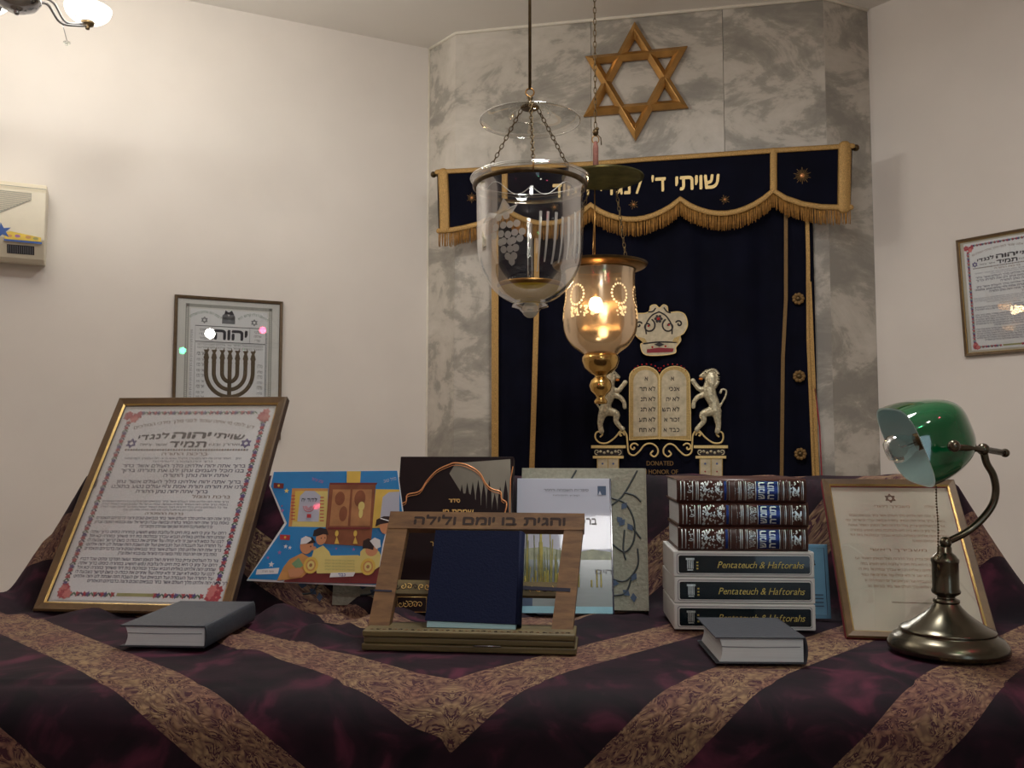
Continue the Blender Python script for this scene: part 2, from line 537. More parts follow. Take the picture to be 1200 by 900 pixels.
    def lathe(s, c, prof, m, seg=48, smooth=True, basis=None):
        c = V3(c)
        ex, ey, ez = basis if basis else (V3((1, 0, 0)), V3((0, 1, 0)), V3((0, 0, 1)))
        vs = []
        for r, z in prof:
            for k in range(seg):
                a = 2 * math.pi * k / seg
                vs.append(c + ex * (r * math.cos(a)) + ey * (r * math.sin(a)) + ez * z)
        fs = []
        for i in range(len(prof) - 1):
            for k in range(seg):
                fs.append((i * seg + k, i * seg + (k + 1) % seg, (i + 1) * seg + (k + 1) % seg, (i + 1) * seg + k))
        return s.add(vs, fs, m, smooth)
    def ball(s, c, r, m, seg=12, sc=(1, 1, 1), pl=None):
        c = V3(c)
        ex, ey, ez = (pl.u, pl.v, pl.n) if pl else (V3((1, 0, 0)), V3((0, 1, 0)), V3((0, 0, 1)))
        nr = max(4, seg // 2)
        vs = [c - ez * (r * sc[2])]
        for j in range(1, nr):
            t = -math.pi / 2 + math.pi * j / nr
            for k in range(seg):
                a = 2 * math.pi * k / seg
                vs.append(c + ex * (r * sc[0] * math.cos(t) * math.cos(a)) + ey * (r * sc[1] * math.cos(t) * math.sin(a)) + ez * (r * sc[2] * math.sin(t)))
        vs.append(c + ez * (r * sc[2]))
        fs = [(0, 1 + (k + 1) % seg, 1 + k) for k in range(seg)]
        for j in range(nr - 2):
            for k in range(seg):
                a = 1 + j * seg
                fs.append((a + k, a + (k + 1) % seg, a + seg + (k + 1) % seg, a + seg + k))
        e = len(vs) - 1; a = 1 + (nr - 2) * seg
        fs += [(a + k, a + (k + 1) % seg, e) for k in range(seg)]
        return s.add(vs, fs, m, True)
    def build(s, name, parent=None, bevel=0.0, segs=2, solid=0.0, remesh=0.0, autosm=False):
        me = bpy.data.meshes.new(name)
        off = root_loc(parent) if parent else V3((0, 0, 0))
        if parent is None:
            pass
        me.from_pydata([(v[0] - off.x, v[1] - off.y, v[2] - off.z) for v in s.V], [], s.F)
        for m in s.mats: me.materials.append(m)
        me.polygons.foreach_set('material_index', s.M)
        me.polygons.foreach_set('use_smooth', s.S)
        if s.UV:
            uvl = me.uv_layers.new(name='UVMap')
            for lp in me.loops:
                uvl.data[lp.index].uv = s.UV[lp.vertex_index]
        me.update()
        o = bpy.data.objects.new(name, me)
        COL.objects.link(o)
        if parent: o.parent = parent
        if solid:
            md = o.modifiers.new('solid', 'SOLIDIFY'); md.thickness = solid; md.offset = 0
        if remesh:
            md = o.modifiers.new('remesh', 'REMESH'); md.mode = 'VOXEL'; md.voxel_size = remesh; md.use_smooth_shade = True
        if bevel:
            md = o.modifiers.new('bevel', 'BEVEL'); md.width = bevel; md.segments = segs; md.limit_method = 'ANGLE'; md.angle_limit = R(40)
        return o

# ---- lettering: each letter's outline is made once, then laid out
_fc = bpy.data.curves.new('letters', 'FONT')
_fc.resolution_u = 3
_fc.fill_mode = 'NONE'
_fo = bpy.data.objects.new('letters', _fc)
COL.objects.link(_fo)
_gl = {}

def glyph(ch, bold):
    k = (ch, bold)
    if k not in _gl:
        _fc.body = ch
        _fc.offset = bold
        bpy.context.view_layer.update()
        dg = bpy.context.evaluated_depsgraph_get()
        me = bpy.data.meshes.new_from_object(_fo.evaluated_get(dg))
        vs = [(v.co.x, v.co.y) for v in me.vertices]
        # trace the outline loops and fill each one with its own holes (strokes may overlap)
        nb = {}
        for e in me.edges:
            a_, b_ = e.vertices
            nb.setdefault(a_, []).append(b_); nb.setdefault(b_, []).append(a_)
        seen = set(); loops = []
        for v0 in range(len(vs)):
            if v0 in seen or v0 not in nb: continue
            lp = [v0]; seen.add(v0); cur = v0
            while True:
                nx_ = [q_ for q_ in nb[cur] if q_ not in seen]
                if not nx_: break
                nx_ = v0 + 1 if (cur == v0 and v0 + 1 in nx_) else nx_[0]
                lp.append(nx_); seen.add(nx_); cur = nx_
            if len(lp) > 2: loops.append(lp)
        def sarea(lp):
            return sum(vs[lp[q_]][0] * vs[lp[(q_ + 1) % len(lp)]][1] - vs[lp[(q_ + 1) % len(lp)]][0] * vs[lp[q_]][1] for q_ in range(len(lp))) / 2
        def inside(p_, lp):
            c_ = False
            for q_ in range(len(lp)):
                (xa, ya), (xb, yb) = vs[lp[q_]], vs[lp[q_ - 1]]
                if (ya > p_[1]) != (yb > p_[1]) and p_[0] < (xb - xa) * (p_[1] - ya) / (yb - ya) + xa: c_ = not c_
            return c_
        fs = []
        if loops:
            sg = 1 if sarea(max(loops, key=lambda l_: abs(sarea(l_)))) > 0 else -1
            outs = [l_ for l_ in loops if sarea(l_) * sg > 0]
            holes = [l_ for l_ in loops if sarea(l_) * sg <= 0]
            for o_ in outs:
                mine = [h_ for h_ in holes if inside(vs[h_[0]], o_)]
                idx = o_ + [k_ for h_ in mine for k_ in h_]
                tri = tessellate_polygon([[V3((vs[k_][0], vs[k_][1], 0)) for k_ in l_] for l_ in [o_] + mine])
                for t3 in tri:
                    t3 = [idx[k_] for k_ in t3]
                    cr = (vs[t3[1]][0] - vs[t3[0]][0]) * (vs[t3[2]][1] - vs[t3[0]][1]) - (vs[t3[2]][0] - vs[t3[0]][0]) * (vs[t3[1]][1] - vs[t3[0]][1])
                    fs.append(tuple(t3) if cr > 0 else tuple(t3[::-1]))
        if vs:
            x0 = min(v[0] for v in vs); x1 = max(v[0] for v in vs)
            y0 = min(v[1] for v in vs); y1 = max(v[1] for v in vs)
        else:
            x0 = x1 = y0 = y1 = 0
        _gl[k] = ([(x - x0, y) for x, y in vs], fs, x1 - x0, y0, y1)
        bpy.data.meshes.remove(me)
    return _gl[k]

def text(mb, pl, st, a, b, h, m, align='c', width=None, c=0.0, bold=0.0, thick=0.0, arc=0.0, shear=0.0, rtl=True, rot=0.0, gap=0.10, extrude=0.0):
    """st laid out on surface pl around (a, b): b is the baseline, h the letter height."""
    if rtl: st = st[::-1]
    ref = glyph('\u05d4' if rtl else 'H', 0.0)[4]
    lay = []; x = 0.0
    for ch in st:
        if ch == ' ':
            x += 0.26; continue
        g = glyph(ch, 0.0)
        lay.append((x, g)); x += g[2] + gap
    if not lay: return
    W = max(x - gap, 1e-6)
    sy = h / ref
    sx = (width / W) if width else sy
    x0 = {'c': -W / 2, 'l': 0.0, 'r': -W}[align]
    cr, sr = math.cos(rot), math.sin(rot)
    bx = max(0.0, bold)
    copies = [(0.0, 0.0, 0.0)]
    if thick: copies += [(0.0, thick, 1e-5), (0.0, -thick, 2e-5)]
    if bx: copies += [(bx, thick * 0.5, 3e-5), (-bx, -thick * 0.5, 4e-5)]
    for gx, g in lay:
        cxm = gx + g[2] / 2 + x0
        tt = 2 * cxm / W
        dy = arc * (1 - tt * tt)
        ang = math.atan2(arc * -2 * tt * 2 / W, sx) if arc else 0.0
        ca, sa = math.cos(ang), math.sin(ang)
        for tx, ty, tz in copies:
            vs = []
            for vx, vy in g[0]:
                lx = (vx + tx - g[2] / 2) * sx; ly = (vy + ty) * sy
                lx += shear * ly
                X = cxm * sx + lx * ca - ly * sa
                Y = dy + lx * sa + ly * ca
                vs.append(pl.P(a + X * cr - Y * sr, b + X * sr + Y * cr, c + tz))
            mb.add(vs, g[1], m)

def star2d(cx, cy, r, ri=None, n=5, a0=90):
    ri = ri or r * 0.42
    return [(cx + (r if i % 2 == 0 else ri) * math.cos(R(a0 + 180 * i / n)), cy + (r if i % 2 == 0 else ri) * math.sin(R(a0 + 180 * i / n))) for i in range(2 * n)]

def hexagram(mb, pl, cx, cy, r, wd, c, m):
    for k in (90, 270):
        o = [(cx + r * math.cos(R(k + 120 * i)), cy + r * math.sin(R(k + 120 * i))) for i in range(3)]
        for i in range(3):
            p, q = o[i], o[(i + 1) % 3]
            mb.ptube(pl, [p, q], wd / 2, c, m, flat=0.2, seg=4)

def bez(pts, n=8):
    """smooth curve through pts (Catmull-Rom)"""
    out = []
    P = [pts[0]] + list(pts) + [pts[-1]]
    for i in range(1, len(P) - 2):
        for k in range(n):
            t = k / n
            out.append(tuple(0.5 * ((2 * P[i][d]) + (-P[i - 1][d] + P[i + 1][d]) * t + (2 * P[i - 1][d] - 5 * P[i][d] + 4 * P[i + 1][d] - P[i + 2][d]) * t * t
                             + (-P[i - 1][d] + 3 * P[i][d] - 3 * P[i + 1][d] + P[i + 2][d]) * t ** 3) for d in range(len(pts[0]))))
    out.append(tuple(pts[-1]))
    return out

def spiral(cx, cy, r0, r1, a0, a1, n=18):
    return [(cx + (r0 + (r1 - r0) * i / n) * math.cos(R(a0 + (a1 - a0) * i / n)), cy + (r0 + (r1 - r0) * i / n) * math.sin(R(a0 + (a1 - a0) * i / n))) for i in range(n + 1)]

# ------------------------------------------------------------------ the room
TH = R(11.5)
uF = V3((math.cos(TH), -math.sin(TH), 0))
def meet(px, o, u):
    k = (px - 600) / FPX * (1 / 1.0) * math.cos(0)  # at the horizon row
    k = (px - 600) * 1.0 / (FPX / math.cos(PITCH)) 
    # o.x + t u.x = k (o.y + t u.y)
    return o + u * ((k * o.y - o.x) / (u.x - k * u.y))
CF = V3((0.596, 4.0, 0))
P1 = meet(532, CF, uF); P2 = meet(978, CF, uF)
uS = V3((math.cos(R(50)), -math.sin(R(50)), 0))
uT = V3((math.cos(R(25)), math.sin(R(25)), 0))
P0 = meet(500, P1, uS); P3 = meet(1031, P2, uT)
uL = V3((math.cos(R(25)), math.sin(R(25)), 0))
uR = V3((math.cos(R(52)), -math.sin(R(52)), 0))
PL = P0 - uL * 5.0
PR = P3 + uR * 5.0
HC = 3.2
ZV = V3((0, 0, 1))
FR = Plane(P1, uF, ZV)
LW = Plane(P0, uL, ZV)
RW = Plane(P3, uR, ZV)

def wall(name, a, b, m, z0=0.0, z1=HC, th=0.12):
    mb = MB()
    u = (b - a); n = u.cross(ZV).normalized()
    mb.box(V3((a.x, a.y, z0)) - n * th, u, n * th, V3((0, 0, z1 - z0)), m)
    return tagit(mb.build(name), kind='structure')

wall('wall_left', PL, P0, 'plaster')
wall('wall_right', P3, PR, 'plaster')
BL = V3((-3.6, -3.2, 0)); BR = V3((3.6, -3.2, 0))
wall('wall_back', BR, BL, 'plaster')
wall('wall_side_left', BL, PL, 'plaster')
wall('wall_side_right', PR, BR, 'plaster')
M['marbA'] = marble('veined_marble_first', 1.0, 0.0, 0.7)
M['marbB'] = marble('veined_marble_second', 2.3, -0.02, -0.5)
M['marbC'] = marble('veined_marble_third', 4.1, 0.05, -0.75)
M['marbD'] = marble('veined_marble_fourth', 5.2, 0.075, -0.9)
# the marble bay: slabs with fine joints
mb = MB()
Lf = (P2 - P1).length
cuts = [0.0, FR.loc(694, 300)[0], FR.loc(848, 100)[0], Lf]
S1 = Plane(P0, uS, ZV); S3 = Plane(P2, uT, ZV)
mb.pbox(S1, 0, (P1 - P0).length, 0, HC, -0.1, 0, 'marbA')
for i, mm in enumerate(('marbA', 'marbB', 'marbC')):
    mb.pbox(FR, cuts[i] + 0.0008, cuts[i + 1] - 0.0008, 0, HC, -0.1, 0, mm)
mb.pbox(S3, 0, (P3 - P2).length, 0, HC, -0.1, 0, 'marbD')
tagit(mb.build('wall_marble', bevel=0.0008), kind='structure')
hull = [PL, P0, P1, P2, P3, PR, BR, BL]
for nm, z, m, d in (('floor', 0.0, 'floor', 0.1), ('ceiling', HC + 0.1, 'ceil', 0.1)):
    mb = MB()
    pl = Plane((0, 0, 0), (1, 0, 0), (0, 1, 0))
    mb.poly(pl, [(p.x, p.y) for p in hull], z, m, depth=d)
    tagit(mb.build(nm), kind='structure')
mb = MB()
lift = lambda p, q: V3((p.x, p.y, HC - 0.004)) + V3(q) * 0.006
mb.tube([lift(P0, (0.3, -1, 0)), lift(P1, (0, -1, 0)), lift(P2, (0, -1, 0)), lift(P3, (-0.5, -1, 0))], 0.008, 'cornice', 6)
tagit(mb.build('trim_1'), kind='structure')
mb = MB()
mb.tube([V3((P0.x, P0.y - 0.003, 0.0)), V3((P0.x, P0.y - 0.003, HC))], 0.006, 'cornice', 6)
tagit(mb.build('trim_2'), kind='structure')

# ------------------------------------------------------------------ cloth over the reading table
def sstep(a, b, x):
    t = max(0.0, min(1.0, (x - a) / (b - a)))
    return t * t * (3 - 2 * t)
def hsh(x, y):
    return (math.sin(x * 13.1 + 1.3 * math.sin(y * 7.7)) * math.cos(y * 11.3 + 0.7 * math.sin(x * 9.1)))
TZ = 0.9
X0 = -0.075
def top_z(x, y):
    ys = 1.665 - 0.13 * sstep(0.42, 0.62, x)
    ridge = min(1.0, max(0.0, (y - ys) / 0.115))
    ridge = 0.5 * ridge + 0.5 * sstep(0, 1, ridge)
    side = min(1.0, max(0.0, (0.985 + x) / 0.135)) if x < 0 else min(1.0, max(0.0, (0.96 - x) / 0.14))
    z = TZ + 0.24 * ridge * side
    z += 0.006 * ridge * side * hsh(x * 2.1, y)
    # loose crumples on the open part of the top
    w = sstep(1.50, 1.62, y) * (1 - ridge)
    w += (1 - sstep(0.02, 0.22, abs(x + 0.37))) * sstep(1.25, 1.40, y) * 1.5 * (1 - ridge)
    z += 0.013 * w * max(-0.3, hsh(x * 2.6 + 0.4, y * 2.3))
    z -= 0.006 * (1 - sstep(1.13, 1.22, y)) 
    if x < -0.92: z += 0.014 * abs(hsh(x * 2.2, y * 3)) 
    return z
rows = []    # (v, y, z or None): None means follow the top
YF, RB = 1.105, 0.062
for i in range(60):
    z = (TZ - RB) * i / 60
    rows.append((TZ - RB - z + RB * 1.57, YF, z, 1))
for i in range(9):
    a = math.pi / 2 * i / 8
    rows.append((RB * 1.57 * (1 - i / 8), YF + RB * (1 - math.cos(a)), TZ - RB + RB * math.sin(a), 2))
ntop = 84
for i in range(1, ntop + 1):
    y = YF + RB + (1.83 - YF - RB) * i / ntop
    rows.append((-(y - YF - RB), y, None, 3))
for i in range(1, 14):
    rows.append((-0.67 - 0.08 * i, 1.83 + 0.03 * math.sin(min(1, i / 3) * math.pi / 2), -i, 4))
xs = []
x = -1.95
while x < 2.0:
    xs.append(round(x - X0, 4) + X0 if False else x); x += 0.0125
k0 = min(range(len(xs)), key=lambda i: abs(xs[i] - X0))
sh = X0 - xs[k0]
xs = [x + sh for x in xs]
vs = []; uvs = []
XE = 1.17
for (v, y, z, kind) in rows:
    for x in xs:
        xx = max(-XE, min(XE, x))
        over = abs(x) - XE
        yy = y
        if kind in (3, 4):
            yb = 1.83 - 0.10 * sstep(0.84, 1.0, abs(xx))
            yy = YF + RB + (y - YF - RB) * (yb - YF - RB) / (1.83 - YF - RB)
        if kind == 3: zz = top_z(xx, yy)
        elif kind == 4:
            zt = top_z(xx, yb); zz = zt * (1 + z / 13.0)
        elif kind == 1:
            dep = min(1, (TZ - z) / 0.5)
            zz = z
            yy = y + 0.012 * dep * math.sin(x * 7.3 + 0.8) + 0.006 * dep * math.sin(x * 17 + 2)
        else: zz = z - 0.006 * (1 if kind == 2 else 0) * min(1, (z - (TZ - RB)) / RB)
        if kind == 2: yy = y + 0.004 * math.sin(xx * 9)
        if over > 0:
            zz = max(0.0, zz - over * 1.1)
            xx += math.copysign(min(0.05, over * 0.5), x)
        vs.append((xx, yy, zz))
        s_ = abs(x - X0) * (0.95 if x < X0 else 1.0) - (0.024 * min(1, abs(x - X0) / 0.05) if x < X0 else 0) + (v * (1.2 if x < X0 else 1.02) if v > 0 else 0.98 * (v - (0.95 * max(0.0, zz - TZ) if kind == 3 else 0.0)))
        uvs.append((s_, abs(x - X0) * 0.7 - v * 0.7))
nx = len(xs)
fs = [(j * nx + i, j * nx + i + 1, (j + 1) * nx + i + 1, (j + 1) * nx + i) for j in range(len(rows) - 1) for i in range(nx - 1)]
mb = MB(); mb.add(vs, fs, 'cloth', True); mb.UV = uvs
cl = mb.build('table_cover')
tagit(cl, 'purple velvet and gold brocade chevron cover draped over the reading table', 'table cover')

# ------------------------------------------------------------------ star of David on the marble
def gilded_star():
    c0 = FR.loc(745, 97)
    t = thing('star_of_david', FR.P(c0[0], c0[1], 0.0), 'large gilded wooden star of David mounted high on the marble', 'star')
    for tri, lift_ in (([(744, 27), (684, 138), (807, 128)], 0.0), ([(686, 68), (806, 56), (745, 167)], 0.004)):
        o = [FR.loc(*p) for p in tri]
        cx = sum(p[0] for p in o) / 3; cy = sum(p[1] for p in o) / 3
        def off(k):
            return [(cx + (p[0] - cx) * k, cy + (p[1] - cy) * k) for p in o]
        mb = MB()
        rings = [(off(1.0), 0.004), (off(1.0), 0.018), (off(0.85), 0.038), (off(0.70), 0.016), (off(0.70), 0.004)]
        vs = []
        for pts, c in rings:
            vs += [FR.P(p[0], p[1], c + lift_) for p in pts]
        fs = []
        for i in range(5):
            j = (i + 1) % 5
            for k in range(3):
                l = (k + 1) % 3
                fs.append((i * 3 + k, i * 3 + l, j * 3 + l, j * 3 + k))
        mb.add(vs, fs, 'starwood')
        mb.build('triangle', t, bevel=0.0015)
gilded_star()

# ------------------------------------------------------------------ ark curtain and valance
def K8(x, y):                       # coordinates read on the embroidered panel
    return (670 + x / 3.914, 340 + y / 3.914)
CC = 0.05
def curtain():
    tl = FR.loc(578, 250, CC); tr = FR.loc(952, 240, CC)
    t = thing('ark_curtain', FR.P((tl[0] + tr[0]) / 2, 0.35, CC), 'dark navy velvet curtain with crown, tablets and lions hanging on the marble', 'curtain')
    a0, a1 = tl[0], tr[0]
    zt = tl[1] + 0.06; zb = 0.35
    mb = MB(); vs = []; n = 150; mrow = 24
    def fold(a, b):
        e = sstep(0.0, 0.3, (zt - b))
        return CC + 0.010 * e * math.sin(a * 26 + 0.8 * math.sin(b * 2)) + 0.006 * e * math.sin(a * 51 + b)
    for j in range(mrow + 1):
        b = zb + (zt - zb) * j / mrow
        for i in range(n + 1):
            a = a0 + (a1 - a0) * i / n
            vs.append(FR.P(a, b, fold(a, b)))
    fs = [(j * (n + 1) + i, j * (n + 1) + i + 1, (j + 1) * (n + 1) + i + 1, (j + 1) * (n + 1) + i) for j in range(mrow) for i in range(n)]
    mb.add(vs, fs, 'navyvel', True)
    mb.build('curtain_panel', t, solid=0.004)
    def strip(pxs, wpx, m, name='gold_braid', c=0.072):
        # pxs: list of (px, py) down its length
        mb = MB()
        L = [FR.loc(px - wpx / 2, py, c) for px, py in pxs]
        Rr = [FR.loc(px + wpx / 2, py, c) for px, py in pxs]
        L.append((L[-1][0], zb)); Rr.append((Rr[-1][0], zb))
        mb.poly(FR, L + Rr[::-1], c, m, depth=0.005)
        return mb.build(name, t, bevel=0.001)
    strip([(580, 262), (580, 400), (580, 556)], 8, 'goldtrim')
    strip([(629, 250), (628.5, 370), (626, 460), (623, 556)], 6, 'goldtrim')
    strip([(921, 245), (921, 350), (917.5, 420), (916, 556)], 4.2, 'dimgold')
    strip([(945.5, 240), (947, 300), (947.5, 400), (954, 556)], 4.5, 'goldtrim')
    strip([(948, 330), (951, 400), (957.5, 556)], 5.5, 'goldtrim')
    strip([(955, 455), (960.5, 500), (963, 556)], 1.5, 'redlin', 'red_lining')
    for (x, y) in ((935.5, 350), (936.5, 441), (938, 532)):
        mb = MB(); c = FR.loc(x, y, 0.07)
        for k in range(9):
            an = 2 * math.pi * k / 9
            mb.dome(FR, c[0] + 0.018 * math.cos(an), c[1] + 0.018 * math.sin(an), 0.009, 0.07, 0.005, 'dimgold', 8)
        mb.dome(FR, c[0], c[1], 0.012, 0.07, 0.008, 'brassd', 10)
        mb.build('medallion', t)
    q = lambda x, y, c=0.075: FR.loc(*K8(x, y), c)
    S = abs(q(500, 400)[0] - q(400, 400)[0]) / 100
    # crown
    mb = MB()
    out = bez([(285, 190), (278, 150), (286, 112), (340, 106), (358, 92), (362, 74), (384, 68), (402, 82), (420, 68), (438, 76), (445, 102), (490, 100), (520, 115), (531, 160), (515, 196), (497, 210), (500, 232), (478, 262), (466, 292), (342, 298), (316, 252), (328, 240), (300, 214), (285, 190)], 5)
    mb.poly(FR, [q(*p) for p in out[:-1]], 0.078, 'ivory', depth=0.008)
    mb.ptube(FR, [q(*p) for p in out[:-1]], 2.5 * S, 0.078, 'goldthr', closed=True)
    for pts in (spiral(352, 165, 6, 34, 330, -60), spiral(446, 165, 6, 34, 210, 600),
                spiral(308, 160, 4, 16, 0, 330), spiral(492, 155, 4, 16, 180, -150)):
        mb.ptube(FR, [q(*p) for p in pts], 3.6 * S, 0.0795, 'blackthr', flat=0.4, seg=6)
    for pts in ([(400, 100), (366, 118), (340, 160), (342, 200)], [(400, 100), (432, 118), (458, 160), (460, 200)], [(330, 246), (400, 238), (480, 240)], [(384, 84), (372, 98), (352, 100)], [(424, 82), (436, 98), (452, 104)]):
        mb.ptube(FR, [q(*p) for p in bez(pts, 6)], 3.2 * S, 0.0795, 'blackthr', flat=0.4, seg=6)
    for k in range(6):
        an = k * math.pi / 3
        p = q(398 + 13 * math.cos(an), 132 + 13 * math.sin(an)); mb.disc(FR, p[0], p[1], 7 * S, 0.0805, 'blackthr', 8)
    p = q(398, 132); mb.dome(FR, p[0], p[1], 8 * S, 0.0805, 0.003, 'redbead', 8)
    for x, y in ((352, 165), (446, 160), (370, 262), (430, 258)):
        p = q(x, y); mb.disc(FR, p[0], p[1], 5 * S, 0.0805, 'redbead', 8)
    mb.poly(FR, [q(*p) for p in [(345, 288), (345, 272), (400, 264), (468, 268), (464, 284)]], 0.0803, 'redlin')
    mb.poly(FR, [q(*p) for p in [(300, 214), (335, 222), (345, 240), (326, 240)]], 0.0803, 'ivoryd')
    mb.poly(FR, [q(*p) for p in [(497, 210), (470, 220), (460, 240), (488, 244)]], 0.0803, 'ivoryd')
    mb.poly(FR, [q(*p) for p in [(378, 250), (402, 240), (426, 250), (402, 260)]], 0.0806, 'blackthr')
    mb.build('embroidered_crown', t)
    # tablets
    mb = MB()
    def arch(xa, xb, yt, n=10):
        cx = (xa + xb) / 2; rx = (xb - xa) / 2
        return [(cx - rx * math.cos(math.pi * i / n), yt + 52 - 52 * math.sin(math.pi * i / n)) for i in range(n + 1)]
    out = [(265, 688), (265, 560)] + arch(265, 402, 350) + arch(404, 541, 350) + [(545, 560), (547, 690), (405, 680)]
    mb.poly(FR, [q(*p) for p in out], 0.080, 'ivoryd', depth=0.010)
    for xa, xb in ((283, 394), (412, 526)):
        ins = [(xa, 672), (xa, 560)] + arch(xa, xb, 366) + [(xb, 560), (xb, 668)]
        mb.poly(FR, [q(*p) for p in ins], 0.0808, 'ivory')
    mb.ptube(FR, [q(*p) for p in [(403, 395), (403, 682)]], 4 * S, 0.081, 'goldthr', flat=0.5)
    mb.ptube(FR, [q(*p) for p in out], 2.5 * S, 0.080, 'goldthr', closed=True, flat=0.6)
    for i, (l, r) in enumerate((('א', 'א'), ('לא תר', 'אנכי'), ('לא תנ', 'לא יה'), ('לא תג', 'לא תש'), ('לא תע', 'זכור א'), ('לא תח', 'כבד א'))):
        y = 415 + i * 47
        pr = q(494, y); plf = q(384, y)
        if i == 0:
            pr = q(470, y); plf = q(350, y)
        text(mb, FR, r, pr[0], pr[1], 17 * S, 'blackthr', 'r', c=0.0815, bold=0.01, thick=0.03)
        text(mb, FR, l, plf[0], plf[1], 17 * S, 'blackthr', 'r', c=0.0815, bold=0.01, thick=0.03)
    mb.build('embroidered_tablets', t)
    mb = MB()
    for xa, xb in ((285, 402), (404, 521)):
        cx = (xa + xb) / 2
        for k in range(9):
            an = math.pi * (k + 0.5) / 9
            p = q(cx - 62 * math.cos(an), 376 - 36 * math.sin(an))
            mb.dome(FR, p[0], p[1], 4.2 * S, 0.078, 0.004, 'redbead', 8)
    mb.build('red_beads', t)
    # lions
    def lion(flip, jaw):
        X = (lambda x: x) if not flip else (lambda x: x)
        mb = MB()
        T = lambda pts, r: mb.ptube(FR, [q(*p) for p in bez(pts, 4)], [a * S for a in bez_r(r, 4)], 0.088, 'silvthr', flat=0.55, seg=10)
        def bez_r(r, n):
            o = []
            for i in range(len(r) - 1):
                o += [r[i] + (r[i + 1] - r[i]) * k / n for k in range(n)]
            return o + [r[-1]]
        if not flip:   # right lion, faces left
            T([(630, 440), (634, 480), (652, 520), (655, 556)], [27, 30, 25, 27])             # trunk
            T([(640, 400), (640, 430), (628, 458)], [30, 32, 24])                              # mane
            T([(622, 385), (604, 393), (592, 396)], [22, 16, 9])                               # muzzle
            T([(622, 452), (588, 455), (566, 432), (556, 416)], [16, 13, 11, 12])              # raised foreleg
            T([(612, 478), (580, 490), (562, 512), (558, 536)], [15, 12, 10, 10])              # lower foreleg
            T([(640, 555), (600, 572), (606, 600), (582, 628), (574, 640)], [24, 17, 13, 11, 12])
            T([(664, 556), (668, 590), (672, 620), (668, 648)], [24, 17, 13, 13])
            T([(672, 545), (690, 515), (704, 488), (708, 462), (690, 456), (682, 470)], [7, 5, 5, 5, 5, 7])
            for k in range(14):
                an = R(-60 + 200 * k / 13)
                p = q(644 + 30 * math.cos(an), 405 - 38 * math.sin(an)); mb.dome(FR, p[0], p[1], 9 * S, 0.088, 0.014, 'silvthr', 8)
        else:          # left lion, faces right
            T([(172, 440), (172, 480), (160, 520), (154, 556)], [27, 30, 25, 27])
            T([(168, 398), (168, 430), (176, 458)], [30, 32, 24])
            T([(188, 388), (204, 396), (216, 400)], [22, 16, 9])
            T([(190, 458), (214, 462), (234, 440), (246, 424)], [16, 13, 11, 12])
            T([(196, 482), (222, 492), (240, 514), (244, 538)], [15, 12, 10, 10])
            T([(166, 555), (206, 568), (204, 600), (224, 628), (234, 636)], [24, 17, 13, 11, 12])
            T([(148, 556), (136, 590), (132, 620), (138, 648)], [24, 17, 13, 13])
            T([(140, 548), (126, 536), (116, 520), (116, 505)], [7, 5, 5, 5])
            for k in range(14):
                an = R(-20 + 200 * k / 13)
                p = q(166 + 30 * math.cos(an), 403 - 38 * math.sin(an)); mb.dome(FR, p[0], p[1], 9 * S, 0.088, 0.014, 'silvthr', 8)
        o = mb.build('embroidered_lion', t, remesh=0.0022)
        m2 = MB()
        p = q(*jaw); m2.ball(FR.P(p[0], p[1], 0.098), 10 * S, 'orange', 8, (1, 0.6, 0.5), FR)
        m2.build('lion_mouth', o)
        m3 = MB()
        e = q(612, 380) if not flip else q(198, 384)
        m3.ball(FR.P(e[0], e[1], 0.103), 3.2 * S, 'blackthr', 8)
        m3.build('lion_eye', o)
    lion(False, (592, 409))
    lion(True, (212, 414))
    # pedestals
    for xs_, by in (((90, 248, 105, 235, 98, 238, 118, 215), 712), ((560, 716, 580, 704, 568, 708, 588, 690), 712)):
        mb = MB()
        R_ = lambda xa, xb, ya, yb, c, m, d=0.006: mb.poly(FR, [q(xa, ya), q(xb, ya), q(xb, yb), q(xa, yb)], c, m, depth=d)
        R_(xs_[0], xs_[1], by, by + 13, 0.083, 'goldthr', 0.01)
        R_(xs_[2], xs_[3], by + 13, by + 48, 0.076, 'blackthr')
        R_(xs_[4], xs_[5], by + 48, by + 60, 0.083, 'goldthr', 0.01)
        R_(xs_[6], xs_[7], by + 60, by + 330, 0.079, 'ivory', 0.008)
        xm = (xs_[6] + xs_[7]) / 2
        for xx in (xs_[6], xm, xs_[7]):
            mb.ptube(FR, [q(xx, by + 62), q(xx, by + 330)], 2.2 * S, 0.080, 'ivoryd')
        for k in range(5):
            p = q(xm - 34 + 17 * k, by + 30 + (4 if k % 2 else -2)); mb.dome(FR, p[0], p[1], 7 * S, 0.077, 0.004, 'silvthr', 8)
        for sg in (-1, 1):
            mb.ptube(FR, [q(*p) for p in spiral(xm + sg * 50, by + 30, 3, 13, 90, 90 + sg * 360)], 2.4 * S, 0.078, 'silvthr')
        for xx in (xs_[6] + 24, xs_[7] - 24):
            p = q(xx, by + 84); mb.disc(FR, p[0], p[1], 5 * S, 0.0797, 'bluethr', 8)
            p = q(xx, by + 120); mb.disc(FR, p[0], p[1], 4 * S, 0.0797, 'redlin', 8)
        mb.build('embroidered_pedestal', t)
    # scrolls between the pedestals
    mb = MB()
    def SCR(pts, r=4):
        mb.ptube(FR, [q(*p) for p in pts], r * S, 0.081, 'goldthr', flat=0.6)
    SCR(bez([(238, 640), (252, 665), (256, 700), (262, 745), (285, 758), (310, 740), (335, 710), (365, 704), (390, 720), (396, 745), (380, 764), (362, 752), (372, 738)], 5))
    SCR(spiral(284, 722, 3, 22, 0, 330))
